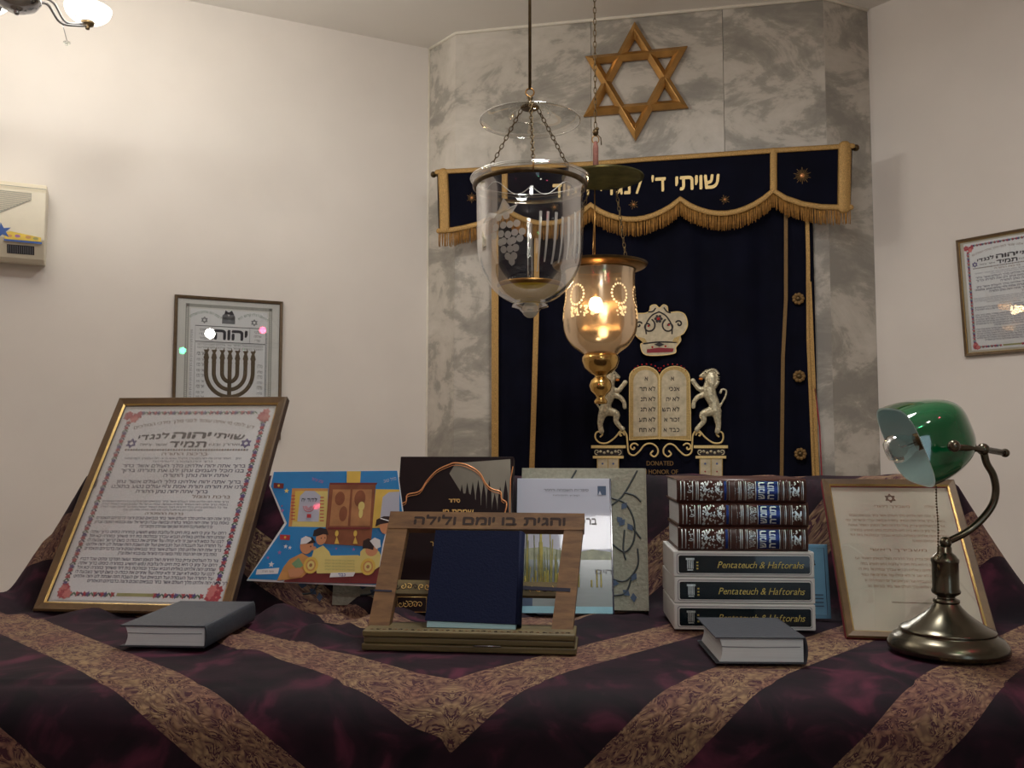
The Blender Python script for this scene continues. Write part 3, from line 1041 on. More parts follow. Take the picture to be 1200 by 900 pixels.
    SCR(bez([(572, 640), (556, 665), (553, 700), (548, 745), (522, 758), (495, 738), (470, 712), (445, 706), (424, 724), (422, 748), (440, 764), (456, 752), (446, 738)], 5))
    SCR(spiral(532, 722, 3, 22, 180, -150))
    SCR(bez([(238, 660), (236, 642), (220, 650), (200, 675), (165, 700), (130, 700), (110, 680), (112, 656), (130, 648), (142, 660), (132, 672)], 5))
    SCR(spiral(228, 664, 3, 14, 90, 360))
    SCR(bez([(572, 660), (574, 642), (590, 650), (612, 675), (648, 700), (682, 700), (694, 682), (692, 658), (676, 648), (664, 660), (674, 672)], 5))
    SCR(spiral(584, 664, 3, 14, 90, -180))
    mb.build('gold_scrollwork', t)
    mb = MB()
    for i, s_ in enumerate(('DONATED', 'IN HONOR OF')):
        p = q(405, 804 + i * 39)
        text(mb, FR, s_, p[0], p[1], 20 * S, 'dimgold', c=0.0795, bold=0.015, rtl=False, width=(122 if i == 0 else 165) * S)
    mb.build('dedication_lettering', t)
curtain()

def valance():
    c = 0.10
    q = lambda x, y, cc=c: FR.loc(x, y, cc)
    tl = q(512, 199); tr = q(999, 168)
    t = thing('curtain_valance', FR.P((tl[0] + tr[0]) / 2, tl[1] - 0.15, c), 'scalloped navy velvet valance with gold Hebrew lettering and fringe above the curtain', 'valance')
    top = [(512, 199), (592, 195), (690, 189.5), (760, 184), (850, 178), (906, 174), (999, 168.5)]
    bot = [(514, 270.5), (526, 270), (545, 266.5), (562, 262), (580, 253), (592, 244)]
    def sc(xa, ya, xb, yb, dip):
        return [(xa + (xb - xa) * k / 10, ya + (yb - ya) * k / 10 + dip * math.sin(math.pi * k / 10) ** 0.8) for k in range(1, 11)]
    bot += sc(592, 244, 692, 240, 20) + sc(692, 240, 797, 233, 20.5) + sc(797, 233, 906, 223, 22)
    bot += [(920, 232), (940, 239), (962, 242.5), (982, 243), (997, 243)]
    mb = MB()
    mb.poly(FR, [q(*p) for p in top + bot[::-1]], c, 'navyvel', depth=0.008)
    mb.build('velvet_panel', t)
    def band(pts, wpx, m='goldtrim', name='gold_braid', cc=c + 0.004):
        mb = MB()
        P_ = [q(x, y, cc) for x, y in pts]
        w_ = wpx * 0.0039
        mb.ptube(FR, P_, w_ / 2, cc, m, flat=0.25, seg=8)
        return mb.build(name, t)
    band([(x, y + 2.5) for x, y in top], 6)
    band(bot, 6.5)
    band([(519, 203), (520.5, 235), (521, 268)], 13)
    band([(591.5, 199), (591.5, 243)], 7.5)
    band([(906.5, 177), (906.5, 222)], 8)
    band([(990, 172), (989.5, 208), (989, 243)], 14)
    # fringe: hanging strands
    mb = MB()
    P_ = [q(x, y + 2, c) for x, y in bot]
    for i in range(len(P_) - 1):
        (xa, ya), (xb, yb) = P_[i], P_[i + 1]
        L = math.hypot(xb - xa, yb - ya)
        n = max(1, int(L / 0.0048))
        for k in range(n):
            f = (k + random.random() * 0.6) / n
            x = xa + (xb - xa) * f; y = ya + (yb - ya) * f
            ln = 0.068 + random.uniform(-0.006, 0.004)
            dx = random.uniform(-0.003, 0.003)
            r = random.uniform(0.0016, 0.0026)
            z0 = c + random.uniform(-0.003, 0.004)
            mb.tube([FR.P(x, y, z0), FR.P(x + dx * 0.5, y - ln * 0.5, z0), FR.P(x + dx, y - ln, z0 + random.uniform(-0.002, 0.003))], [r, r, r * 0.8], 'goldfr', 4)
    mb.build('fringe', t)
    # lettering
    def word(s_, xr, xl, yb, h):
        mb = MB()
        a = q(xr, yb, c); b_ = q(xl, yb + (xr - xl) * 0.062, c)
        text(mb, FR, s_, a[0], a[1] - 0.0, h * 0.00385, 'goldthr', 'r', width=a[0] - b_[0], c=c + 0.003, bold=0.018, thick=0.035)
        mb.build('gold_lettering', t)
    word('שויתי', 843, 792, 220, 15)
    word("ד'", 780, 764, 223.5, 15)
    word('לנגדי', 752, 704, 226, 15)
    word('תמיד', 690, 648, 229, 15)
    for (x, y, n, r) in ((940, 206, 20, 0.036), (849.5, 234, 10, 0.021), (742.5, 240, 10, 0.021), (553, 232, 12, 0.024), (650, 243, 10, 0.018)):
        mb = MB(); p = q(x, y, c)
        for k in range(n):
            an = 2 * math.pi * k / n; rr = r * (1 if k % 2 else 0.72)
            mb.ptube(FR, [(p[0] + 0.2 * r * math.cos(an), p[1] + 0.2 * r * math.sin(an)), (p[0] + rr * math.cos(an), p[1] + rr * math.sin(an))], 0.0016, c + 0.003, 'dimgold', flat=0.6, seg=5)
        mb.dome(FR, p[0], p[1], r * 0.3, c + 0.001, 0.006, 'copper', 10)
        mb.build('medallion', t)
    # rod ends
    mb = MB()
    a = q(508, 201, c - 0.03); b_ = q(1003, 170, c - 0.03)
    mb.tube([FR.P(a[0], tl[1] - 0.012, c - 0.03), FR.P(b_[0], tl[1] - 0.012, c - 0.03)], 0.011, 'brassd', 10)
    for x in (a[0] + 0.3, b_[0] - 0.3):
        mb.box(FR.P(x, tl[1] - 0.02, 0.0), FR.u * 0.02, FR.v * 0.016, FR.n * (c - 0.03), 'brassd')
    for x in (a[0], b_[0]):
        mb.ball(FR.P(x, tl[1] - 0.012, c - 0.03), 0.015, 'brassd', 10)
    r_ = mb.build('curtain_rod')
    tagit(r_, 'dark metal rod carrying the navy valance, its ball ends showing', 'curtain rod')
valance()

# ------------------------------------------------------------------ posters
BRK = ['ברוך אתה יהוה אלהינו מלך העולם אשר בחר', 'בנו מכל העמים ונתן לנו את תורתו ברוך', 'אתה יהוה נותן התורה',
       'ברוך אתה יהוה אלהינו מלך העולם אשר נתן', 'לנו את תורתו תורת אמת וחיי עולם נטע בתוכנו', 'ברוך אתה יהוה נותן התורה']
SM = ['ברוך אתה יהוה אלהינו מלך העולם אשר בחר בנביאים טובים ורצה בדבריהם הנאמרים',
      'באמת ברוך אתה יהוה הבוחר בתורה ובמשה עבדו ובישראל עמו ובנביאי האמת וצדק',
      'צור כל העולמים צדיק בכל הדורות האל הנאמן האומר ועושה המדבר ומקים שכל דבריו',
      'רחם על ציון כי היא בית חיינו ולעלובת נפש תושיע במהרה בימינו ברוך אתה',
      'שמחנו יהוה אלהינו באליהו הנביא עבדך ובמלכות בית דוד משיחך במהרה יבא ויגל',
      'לבנו על כסאו לא ישב זר ולא ינחלו עוד אחרים את כבודו כי בשם קדשך נשבעת לו',
      'על התורה ועל העבודה ועל הנביאים ועל יום השבת הזה שנתת לנו יהוה אלהינו']

def blessing_print(mb, pl, x0, y0, W, H, c, fine=True):
    """the coloured Torah-blessings print; (x0, y0) is its lower left"""
    X = lambda u: x0 + u * W
    Y = lambda v: y0 + v * H
    mb.pbox(pl, x0, x0 + W, y0, y0 + H, c - 0.001, c, 'paper')
    cc = c + 0.0004
    rnd = random.Random(3)
    # flower border
    def motif(u, v, k):
        m = ('rosered', 'purple', 'leafgr', 'rosered', 'mauve')[k % 5]
        if k % 5 == 2 or k % 5 == 4:
            s = 0.014 * W
            mb.ptube(pl, [(X(u) - s, Y(v) - s * 0.5), (X(u), Y(v) + s * 0.6), (X(u) + s, Y(v) - s * 0.3)], 0.005 * W, cc, 'leafgr' if k % 5 == 2 else 'inkb', flat=0.1, seg=4)
        else:
            mb.poly(pl, star2d(X(u), Y(v), 0.019 * W, 0.011 * W, 5, rnd.uniform(0, 90)), cc, m)
            mb.disc(pl, X(u) + 0.013 * W, Y(v) - 0.012 * W * 0.6, 0.005 * W, cc, 'leafgr', 6)
    N = 56
    for i in range(N):
        v = 0.06 + 0.87 * i / N
        motif(0.045, v, i); motif(0.955, v, i + 2)
    N = 38
    for i in range(N):
        u = 0.10 + 0.80 * i / N
        motif(u, 0.972, i)
        if not 0.36 < u < 0.60: motif(u, 0.028, i + 1)
    mb.pbox(pl, X(0.38), X(0.60), Y(0.022), Y(0.036), c, cc, 'olive')
    for (u, v) in ((0.06, 0.955), (0.94, 0.955), (0.06, 0.04), (0.94, 0.04)):
        for k in range(7):
            du = rnd.uniform(-0.035, 0.035); dv = rnd.uniform(-0.022, 0.022)
            mb.poly(pl, star2d(X(u + du), Y(v + dv), 0.032 * W, 0.021 * W, 6, rnd.uniform(0, 60)), cc + 0.0001 * k, 'rosered' if k % 3 else 'rosepk')
            mb.disc(pl, X(u + du), Y(v + dv), 0.007 * W, cc + 0.0001 * k + 0.00005, 'rosepk', 6)
    t_ = lambda s_, u, v, h, m, wd=None, **k: text(mb, pl, s_, X(u), Y(v), h * H, m, 'c', (wd * W if wd else None), c=cc, **k)
    t_('דע לפני מי אתה עומד לפני מלך מלכי המלכים', 0.5, 0.876, 0.016, 'inkbr', 0.80, arc=0.042 * H)
    t_('שויתי', 0.755, 0.822, 0.025, 'ink', 0.20, bold=0.02, thick=0.06, rot=R(-5))
    t_('יהוה', 0.505, 0.824, 0.033, 'ink', 0.25, bold=0.025, thick=0.045)
    t_('לנגדי', 0.255, 0.820, 0.025, 'ink', 0.20, bold=0.02, thick=0.06, rot=R(5))
    t_('תמיד', 0.5, 0.774, 0.030, 'ink', 0.24, bold=0.02, thick=0.05)
    t_('ואהרן ובניו', 0.74, 0.782, 0.012, 'ink', 0.20)
    t_('אשר ציוית', 0.27, 0.782, 0.012, 'ink', 0.18)
    for u in (0.12, 0.88):
        hexagram(mb, pl, X(u), Y(0.795), 0.032 * W, 0.008 * W, cc, 'purple')
    for k in range(46):
        mb.disc(pl, X(0.1 + 0.8 * k / 45), Y(0.758), 0.008 * W, cc, 'inkgr' if k % 2 else 'inkbr', 5)
    t_('ברכות התורה', 0.5, 0.728, 0.014, 'inkbr', 0.30)
    t_('ויאמר ברכו את יהוה המבורך והקהל עונים ברוך יהוה המבורך לעולם ועד', 0.46, 0.706, 0.009, 'inkb', 0.70)
    t_('החזן', 0.86, 0.706, 0.009, 'inkb')
    t_('ברוך יהוה המבורך לעולם ועד', 0.5, 0.690, 0.008, 'inkb', 0.40)
    v = 0.662
    for i, s_ in enumerate(BRK):
        wd = (0.80, 0.80, 0.42, 0.80, 0.84, 0.46)[i]
        t_(s_, 0.52 if i % 3 < 2 else 0.62 if i == 2 else 0.5, v, 0.015, 'inkb', wd, bold=0.005, thick=0.025)
        v -= 0.026 if i != 2 else 0.034
    t_('ברכת הגומל', 0.76, v, 0.014, 'inkbr', 0.24)
    v -= 0.022
    for i in range(4):
        t_(SM[i], 0.48, v, 0.008, 'inkb', 0.80 if i < 3 else 0.5); v -= 0.0145
    v -= 0.006
    t_('ברכות ההפטרה', 0.5, v, 0.011, 'inkbr', 0.24); v -= 0.024
    k = 0
    for n_, last in ((3, 0.45), (6, 0.6), (6, 0.85)):
        for i in range(n_):
            t_(SM[k % 7], 0.5 if i < n_ - 1 else 0.6, v, 0.0122, 'inkb', 0.84 if i < n_ - 1 else last, bold=0.004, thick=0.02)
            v -= 0.0205; k += 1
        v -= 0.009

def frame_parts(t, pl, W, H, fw, depth, mmain, medge, mside):
    mb = MB()
    outer = [(0, 0), (W, 0), (W, H), (0, H)]
    inner = [(fw, fw), (W - fw, fw), (W - fw, H - fw), (fw, H - fw)]
    mid = [(fw * 0.82, fw * 0.82), (W - fw * 0.82, fw * 0.82), (W - fw * 0.82, H - fw * 0.82), (fw * 0.82, H - fw * 0.82)]
    def ring(A, ca, B, cb, m):
        vs = [pl.P(p[0], p[1], ca) for p in A] + [pl.P(p[0], p[1], cb) for p in B]
        mb.add(vs, [(i, (i + 1) % 4, (i + 1) % 4 + 4, i + 4) for i in range(4)], m)
    f1 = [(fw * 0.15, fw * 0.15), (W - fw * 0.15, fw * 0.15), (W - fw * 0.15, H - fw * 0.15), (fw * 0.15, H - fw * 0.15)]
    ring(outer, -depth, outer, -0.003, mside)
    ring(outer, -0.003, f1, 0.0, mmain)
    ring(f1, 0.0, mid, -0.002, mmain)
    ring(mid, -0.002, inner, -0.005, medge)
    ring(inner, -0.005, inner, -depth + 0.002, mside)
    mb.build('frame', t)
    mb = MB(); mb.pbox(pl, fw * 0.3, W - fw * 0.3, fw * 0.3, H - fw * 0.3, -depth, -depth + 0.003, 'framed')
    mb.build('backing_board', t)
    mb = MB()
    mb.pbox(pl, fw * 0.9, W - fw * 0.9, fw * 0.9, H - fw * 0.9, -0.0065, -0.0055, 'pane')
    mb.build('glass_pane', t)

# big framed blessings, leaning at the left
def left_frame():
    pl = leaning(-0.864, 1.620, 0.906, -7.0, 33.0)
    W, H = 0.370, 0.474
    t = thing('framed_blessings', pl.P(W / 2, 0, 0), 'large gilt-framed Hebrew blessings print with flowered border, leaning at the left of the table', 'framed print')
    frame_parts(t, pl, W, H, 0.019, 0.018, 'framew', 'frameg', 'framed')
    mb = MB()
    mb.pbox(pl, 0.017, W - 0.017, 0.017, H - 0.017, -0.011, -0.0095, 'paperg')
    blessing_print(mb, pl, 0.024, 0.024, W - 0.048, H - 0.048, -0.0085)
    mb.build('print', t)
left_frame()

def right_wall_frame():
    tl = RW.loc(1124, 283, 0.02); bl = RW.loc(1130, 418, 0.02)
    H = tl[1] - bl[1]; W = H * 0.79
    pl = Plane(RW.P(bl[0], bl[1], 0.020), RW.u, RW.v + RW.n * 0.09)
    t = thing('framed_blessings', pl.P(W / 2, 0, -0.02), 'small dark-framed print of Hebrew blessings hanging on the right wall', 'framed print')
    frame_parts(t, pl, W, H, 0.014, 0.018, 'bronze', 'frameg', 'framed')
    mb = MB()
    mb.pbox(pl, 0.012, W - 0.012, 0.012, H - 0.012, -0.011, -0.0095, 'creamp')
    blessing_print(mb, pl, 0.028, 0.022, W - 0.056, H - 0.044, -0.0085)
    mb.build('print', t)
right_wall_frame()

def menorah_frame():
    c = 0.022
    tl = LW.loc(205, 345, c); tr = LW.loc(332, 353, c)
    W = tr[0] - tl[0]; H = W * 1.36
    pl = Plane(LW.P(tl[0], (tl[1] + tr[1]) / 2 - H, c), LW.u, LW.v)
    t = thing('framed_menorah_print', pl.P(W / 2, 0, -c), 'bronze-framed print of a seven-branched menorah hanging on the left wall', 'framed print')
    frame_parts(t, pl, W, H, 0.014, 0.02, 'bronze', 'bronze', 'framed')
    mb = MB()
    k = W / 1.0
    X = lambda u: u * W
    Y = lambda v: H - v * W          # v measured down from the top, in widths
    mb.pbox(pl, 0.012, W - 0.012, 0.012, H - 0.012, -0.012, -0.010, 'paperg')
    cc = -0.0096
    def band(u0, u1, v0, v1, m, c_=cc):
        mb.pbox(pl, X(u0), X(u1), Y(v1), Y(v0), c_ - 0.0003, c_, m)
    # grey ornamental border
    for (a, b, d, e) in ((0.10, 0.90, 0.075, 0.105), (0.10, 0.13, 0.075, 1.28), (0.87, 0.90, 0.075, 1.28), (0.10, 0.90, 1.25, 1.28)):
        band(a, b, d, e, 'greyband')
    for i in range(60):
        for u in (0.115, 0.885):
            mb.disc(pl, X(u), Y(0.11 + 1.14 * i / 60), 0.007 * W, cc + 0.0002, 'paperg', 5)
    band(0.145, 0.855, 0.12, 1.24, 'paper', cc + 0.0001)
    q2 = cc + 0.0005
    T = lambda s_, u, v, h, m, wd=None, **kk: text(mb, pl, s_, X(u), Y(v), h * W, m, 'c', (wd * W if wd else None), c=q2, **kk)
    T('רוממו יהוה אלהינו והשתחוו', 0.28, 0.21, 0.022, 'leafgr', 0.27, arc=0.05 * W)
    T('להדום רגליו קדוש הוא', 0.72, 0.21, 0.022, 'leafgr', 0.27, arc=0.05 * W)
    hexagram(mb, pl, X(0.27), Y(0.225), 0.03 * W, 0.006 * W, q2, 'inkgr')
    hexagram(mb, pl, X(0.73), Y(0.225), 0.03 * W, 0.006 * W, q2, 'inkgr')
    for u in (0.46, 0.52):
        mb.disc(pl, X(u), Y(0.185), 0.03 * W, q2, 'inkgr', 12)
        mb.pbox(pl, X(u) - 0.03 * W, X(u) + 0.03 * W, Y(0.25), Y(0.185), q2 - 0.0003, q2, 'inkgr')
    mb.poly(pl, [(X(0.45), Y(0.16)), (X(0.46), Y(0.12)), (X(0.49), Y(0.14)), (X(0.52), Y(0.12)), (X(0.54), Y(0.16))], q2 + 0.0003, 'ink')
    def rect(u0, u1, v0, v1, m='ink', w_=0.006):
        mb.ptube(pl, [(X(u0), Y(v0)), (X(u1), Y(v0)), (X(u1), Y(v1)), (X(u0), Y(v1))], w_ * W / 2, q2, m, flat=0.1, seg=4, closed=True)
    rect(0.19, 0.84, 0.28, 0.43); rect(0.34, 0.69, 0.28, 0.43)
    T('יהוה', 0.515, 0.40, 0.085, 'ink', 0.30, bold=0.02, thick=0.05)
    for s_, u, v in (('שויתי', 0.265, 0.33), ('לנגדי', 0.265, 0.37), ('תמיד', 0.265, 0.41), ('אדני', 0.765, 0.33), ('אהיה', 0.765, 0.37), ('שדי', 0.765, 0.41)):
        T(s_, u, v, 0.022, 'inkgr')
    rect(0.19, 0.84, 0.44, 1.2, 'inkgr', 0.004)
    for i in range(2):
        T('למנצח בנגינות מזמור שיר אלהים יחננו ויברכנו', 0.515, 0.465 + 0.028 * i, 0.016, 'inkgr', 0.60)
    for i in range(13):
        T('יאר פניו', 0.245, 0.56 + 0.052 * i, 0.022 if i % 2 else 0.03, 'inkgr' if i % 3 else 'ink', 0.07)
        if i not in (0, 1): T('סלה', 0.79, 0.56 + 0.052 * i, 0.022 if i % 2 else 0.03, 'inkgr' if i % 3 else 'ink', 0.05)
    for i in range(20):
        for u, s_ in ((0.165, 'ברוך'), (0.855, 'שמים')):
            text(mb, pl, s_, X(u), Y(0.34 + 0.045 * i), 0.016 * W, 'ink', 'c', 0.04 * W, c=q2, rot=R(90))
    # the menorah
    cx = 0.51; base = 0.56
    for r in (0.07, 0.145, 0.215):
        pts = [(X(cx - r), Y(base))] + [(X(cx - r * math.cos(a)), Y(0.72 + (r + 0.015) * math.sin(a))) for a in [math.pi * j / 20 for j in range(21)]] + [(X(cx + r), Y(base))]
        mb.ptube(pl, pts, 0.0185 * W, q2, 'menorah', flat=0.05, seg=6)
    mb.ptube(pl, [(X(cx), Y(base)), (X(cx), Y(1.10))], 0.0185 * W, q2, 'menorah', flat=0.05, seg=6)
    mb.poly(pl, [(X(cx - 0.12), Y(1.17)), (X(cx - 0.04), Y(1.08)), (X(cx + 0.04), Y(1.08)), (X(cx + 0.12), Y(1.17))], q2, 'menorah')
    for d in (-0.215, -0.145, -0.07, 0, 0.07, 0.145, 0.215):
        u = cx + d
        mb.poly(pl, [(X(u - 0.027), Y(0.505)), (X(u + 0.027), Y(0.505)), (X(u + 0.012), Y(0.535)), (X(u + 0.022), Y(0.56)), (X(u - 0.022), Y(0.56)), (X(u - 0.012), Y(0.535))], q2 + 0.0004, 'menorah')
        mb.disc(pl, X(u), Y(0.58), 0.026 * W, q2 + 0.0004, 'menorah', 10)
        mb.disc(pl, X(u), Y(0.625), 0.022 * W, q2 + 0.0004, 'menorah', 10)
        mb.poly(pl, [(X(u + 0.008), Y(0.505)), (X(u + 0.014), Y(0.48)), (X(u + 0.02), Y(0.505))], q2 + 0.0004, 'menorah')
    mb.build('print', t)
    return pl, W, H
MPL, MW, MH = menorah_frame()

# ------------------------------------------------------------------ framed sheet leaning at the right
def right_frame():
    pl = leaning(0.520, 1.402, 0.905, -9.5, 38.0)
    W, H = 0.221, 0.303
    t = thing('framed_text_sheet', pl.P(W / 2, 0, 0), 'gilt-framed cream sheet with a small star and brown Hebrew text leaning behind the banker lamp', 'framed print')
    frame_parts(t, pl, W, H, 0.014, 0.016, 'framew', 'frameg', 'redlin')
    mb = MB()
    mb.pbox(pl, 0.012, W - 0.012, 0.012, H - 0.012, -0.011, -0.0095, 'creamp')
    c = -0.0090
    hexagram(mb, pl, W * 0.5, H * 0.88, 0.0085, 0.002, c, 'inkbr')
    v = 0.815
    def ln(s_, v, wd, u=0.5, h=0.010):
        text(mb, pl, s_, W * u, H * v, h * H * 1.35, 'inkfaint', 'c', wd * W, c=c)
    ln('משבירך ליהודי', v, 0.26, 0.5, 0.012); ln('תפילה', v, 0.08, 0.78, 0.012)
    for i, wd in enumerate((0.66, 0.72, 0.70, 0.68, 0.72, 0.22)):
        ln(SM[i][:52], 0.755 - 0.033 * i, wd, 0.5 if i < 5 else 0.7)
    ln('משבירך ראשי', 0.530, 0.40, 0.48, 0.011)
    for i, wd in enumerate((0.68, 0.62, 0.66, 0.64, 0.60, 0.58)):
        ln(SM[(i + 2) % 7][:50], 0.475 - 0.034 * i, wd)
    mb.pbox(pl, W * 0.36, W * 0.72, H * 0.218, H * 0.220, c - 0.0002, c, 'inkbr')
    mb.build('print', t)
right_frame()

# ------------------------------------------------------------------ things leaning at the back of the table
def board_book(name, pl, W, H, th, label, cat, mcov, mside, mpages='pages', cover_name='front_cover'):
    t = thing(name, pl.P(W / 2, 0, -th), label, cat)
    mb = MB(); mb.pbox(pl, 0, W, 0, H, -0.003, 0, mcov); fc = mb.build(cover_name, t, bevel=0.0007)
    mb = MB(); mb.pbox(pl, 0, W, 0, H, -th, -th + 0.003, mcov); mb.build('back_cover', t, bevel=0.0007)
    mb = MB(); mb.pbox(pl, 0.004, W - 0.001, 0.004, H - 0.004, -th + 0.0032, -0.0032, mpages); mb.build('pages', t)
    mb = MB(); mb.pbox(pl, W, W + 0.003, 0, H, -th, 0, mside); mb.build('spine', t, bevel=0.0007)
    return t, fc

def siddur():
    pl = leaning(-0.215, 1.600, 0.905, -4.5, 15.0)
    W, H = 0.210, 0.285
    t, fc = board_book('prayer_book', pl, W, H, 0.030, 'tall black prayer book with gold arch and cypress photograph standing behind the wooden bookstand', 'book', 'blackc', 'blackc')
    a = lambda x, y: pl.loc(x, y, 0)
    mb = MB()
    # photograph inside the arch (upper right), cut by the arch line
    Z = lambda x, y: a(270 + x / 3.4286, 520 + y / 3.4286)
    sky = [(905, 78), (1125, 62), (1130, 285), (1098, 285), (1112, 238), (1088, 222), (1086, 195), (1040, 176), (1010, 130), (960, 92)]
    mb.poly(pl, [Z(*p) for p in sky], 0.0004, 'photoc')
    ins = [(905, 78), (960, 92), (1010, 130), (1040, 176), (1086, 195), (1088, 222), (1098, 285), (1040, 285), (1000, 240), (960, 200), (930, 200), (880, 120)]
    mb.poly(pl, [Z(*p) for p in ins], 0.0004, 'photoc')
    rnd = random.Random(5)
    for i in range(9):
        x = 930 + i * 22; hh = rnd.uniform(70, 130)
        mb.poly(pl, [Z(x - 12, 290), Z(x - 9, 290 - hh * 0.7), Z(x, 290 - hh - 20), Z(x + 9, 290 - hh * 0.7), Z(x + 12, 290)], 0.0008, 'blackc')
    arc = bez([(682, 275), (686, 245), (706, 232), (712, 205), (760, 192), (790, 150), (830, 108), (880, 84), (905, 78), (950, 86), (1000, 116), (1026, 160), (1050, 182), (1086, 194), (1090, 222), (1110, 240), (1100, 290)], 4)
    mb.ptube(pl, [Z(*p) for p in arc], 0.0014, 0.001, 'copper', flat=0.4, seg=6)
    mb.ptube(pl, [(x, y - 0.0042) for x, y in [Z(*p) for p in arc[4:-6]]], 0.0006, 0.001, 'copper', flat=0.4, seg=6)
    p = Z(900, 236); text(mb, pl, 'סידור', p[0], p[1], 0.0062, 'goldfoil', width=0.021, c=0.0015, bold=0.015, thick=0.03)
    p = Z(915, 284); text(mb, pl, 'שמחת חי', p[0], p[1], 0.0085, 'goldfoil', width=0.056, c=0.0015, bold=0.01, thick=0.03)
    # gold stamp low on the cover
    q0 = a(465, 717); q1 = a(500, 700)
    mb.ptube(pl, [(q0[0], q0[1]), (q1[0], q0[1]), (q1[0], q1[1]), (q0[0], q1[1])], 0.0006, 0.001, 'goldfoil', flat=0.4, seg=5, closed=True)
    for k in range(5):
        cx = q0[0] + (q1[0] - q0[0]) * (k + 0.7) / 6
        mb.ptube(pl, spiral(cx, (q0[1] + q1[1]) / 2, 0.001, 0.006, 40 * k, 40 * k + 400, 14), 0.0006, 0.001, 'goldfoil', flat=0.4, seg=5)
    p = a(506, 640); text(mb, pl, 'ר', p[0], p[1], 0.008, 'goldfoil', c=0.0015)
    mb.build('cover_print', fc)
    mb = MB()
    ps = Plane(pl.P(W + 0.0031, 0, -0.012), -pl.n, pl.v)
    mb.ptube(pl, [(W - 0.002, H * 0.5), (W - 0.002, H * 0.85), (W + 0.002, H * 0.93)], 0.0012, 0.001, 'copper', seg=5)
    mb.build('spine_line', fc)
siddur()

def vine_pattern(mb, pl, W, H, seed):
    rnd = random.Random(seed)
    def vine(pts, r=0.0018):
        mb.ptube(pl, bez(pts, 6), r, 0.0005, 'vine', flat=0.3, seg=5)
    def leaf(x, y, a, s=0.010):
        u = (math.cos(a), math.sin(a)); v = (-u[1], u[0])
        mb.poly(pl, [(x, y), (x + u[0] * s * 0.5 + v[0] * s * 0.35, y + u[1] * s * 0.5 + v[1] * s * 0.35), (x + u[0] * s, y + u[1] * s), (x + u[0] * s * 0.5 - v[0] * s * 0.35, y + u[1] * s * 0.5 - v[1] * s * 0.35)], 0.0009, 'vleaf')
    for ox in (0.0, 0.115):
        f = lambda u, v: (W - 0.055 + 0.055 * u - ox, H * v)
        vine([f(-0.2, 0.72), f(0.25, 0.80), f(0.75, 0.98)])
        vine([f(-0.1, 0.78), f(0.35, 0.74), f(0.62, 0.62), f(0.6, 0.48), f(0.3, 0.40), f(-0.1, 0.45)])
        vine([f(0.35, 0.82), f(0.65, 0.80), f(0.85, 0.76)])
        vine([f(0.3, 0.55), f(0.25, 0.42), f(0.32, 0.35)])
        vine([f(-0.2, 0.22), f(0.3, 0.20), f(0.7, 0.30), f(0.72, 0.42)])
        vine([f(-0.1, 0.10), f(0.3, 0.12), f(0.5, 0.22)])
        vine([f(0.55, 0.58), f(0.75, 0.52), f(0.82, 0.50)])
        for u, v, a in ((0.2, 0.70, 0.9), (0.25, 0.60, 2.3), (0.32, 0.63, 4.0), (0.4, 0.60, 5.3), (0.5, 0.2, 1), (0.55, 0.12, 4.8), (0.45, 0.10, 2.5), (0.1, 0.18, 3)):
            leaf(*f(u, v), a, 0.017)

def vine_book():
    pl = leaning(0.012, 1.640, 0.905, -6.0, 15.0)
    W, H = 0.232, 0.262
    t, fc = board_book('patterned_book', pl, W, H, 0.022, 'grey cloth-bound book with dark vine pattern standing behind the glossy pale book', 'book', 'greycl', 'greycl')
    mb = MB(); vine_pattern(mb, pl, W, H, 2); mb.build('vine_pattern', fc)
    pl = leaning(-0.335, 1.675, 0.905, -5.0, 8.0)
    W, H = 0.115, 0.19
    t, fc = board_book('patterned_book', pl, W, H, 0.018, 'grey vine-patterned book hidden behind the bright blue board, its bottom edge showing', 'book', 'greycl', 'greycl')
    mb = MB(); vine_pattern(mb, pl, W, H, 4); mb.build('vine_pattern', fc)
vine_book()

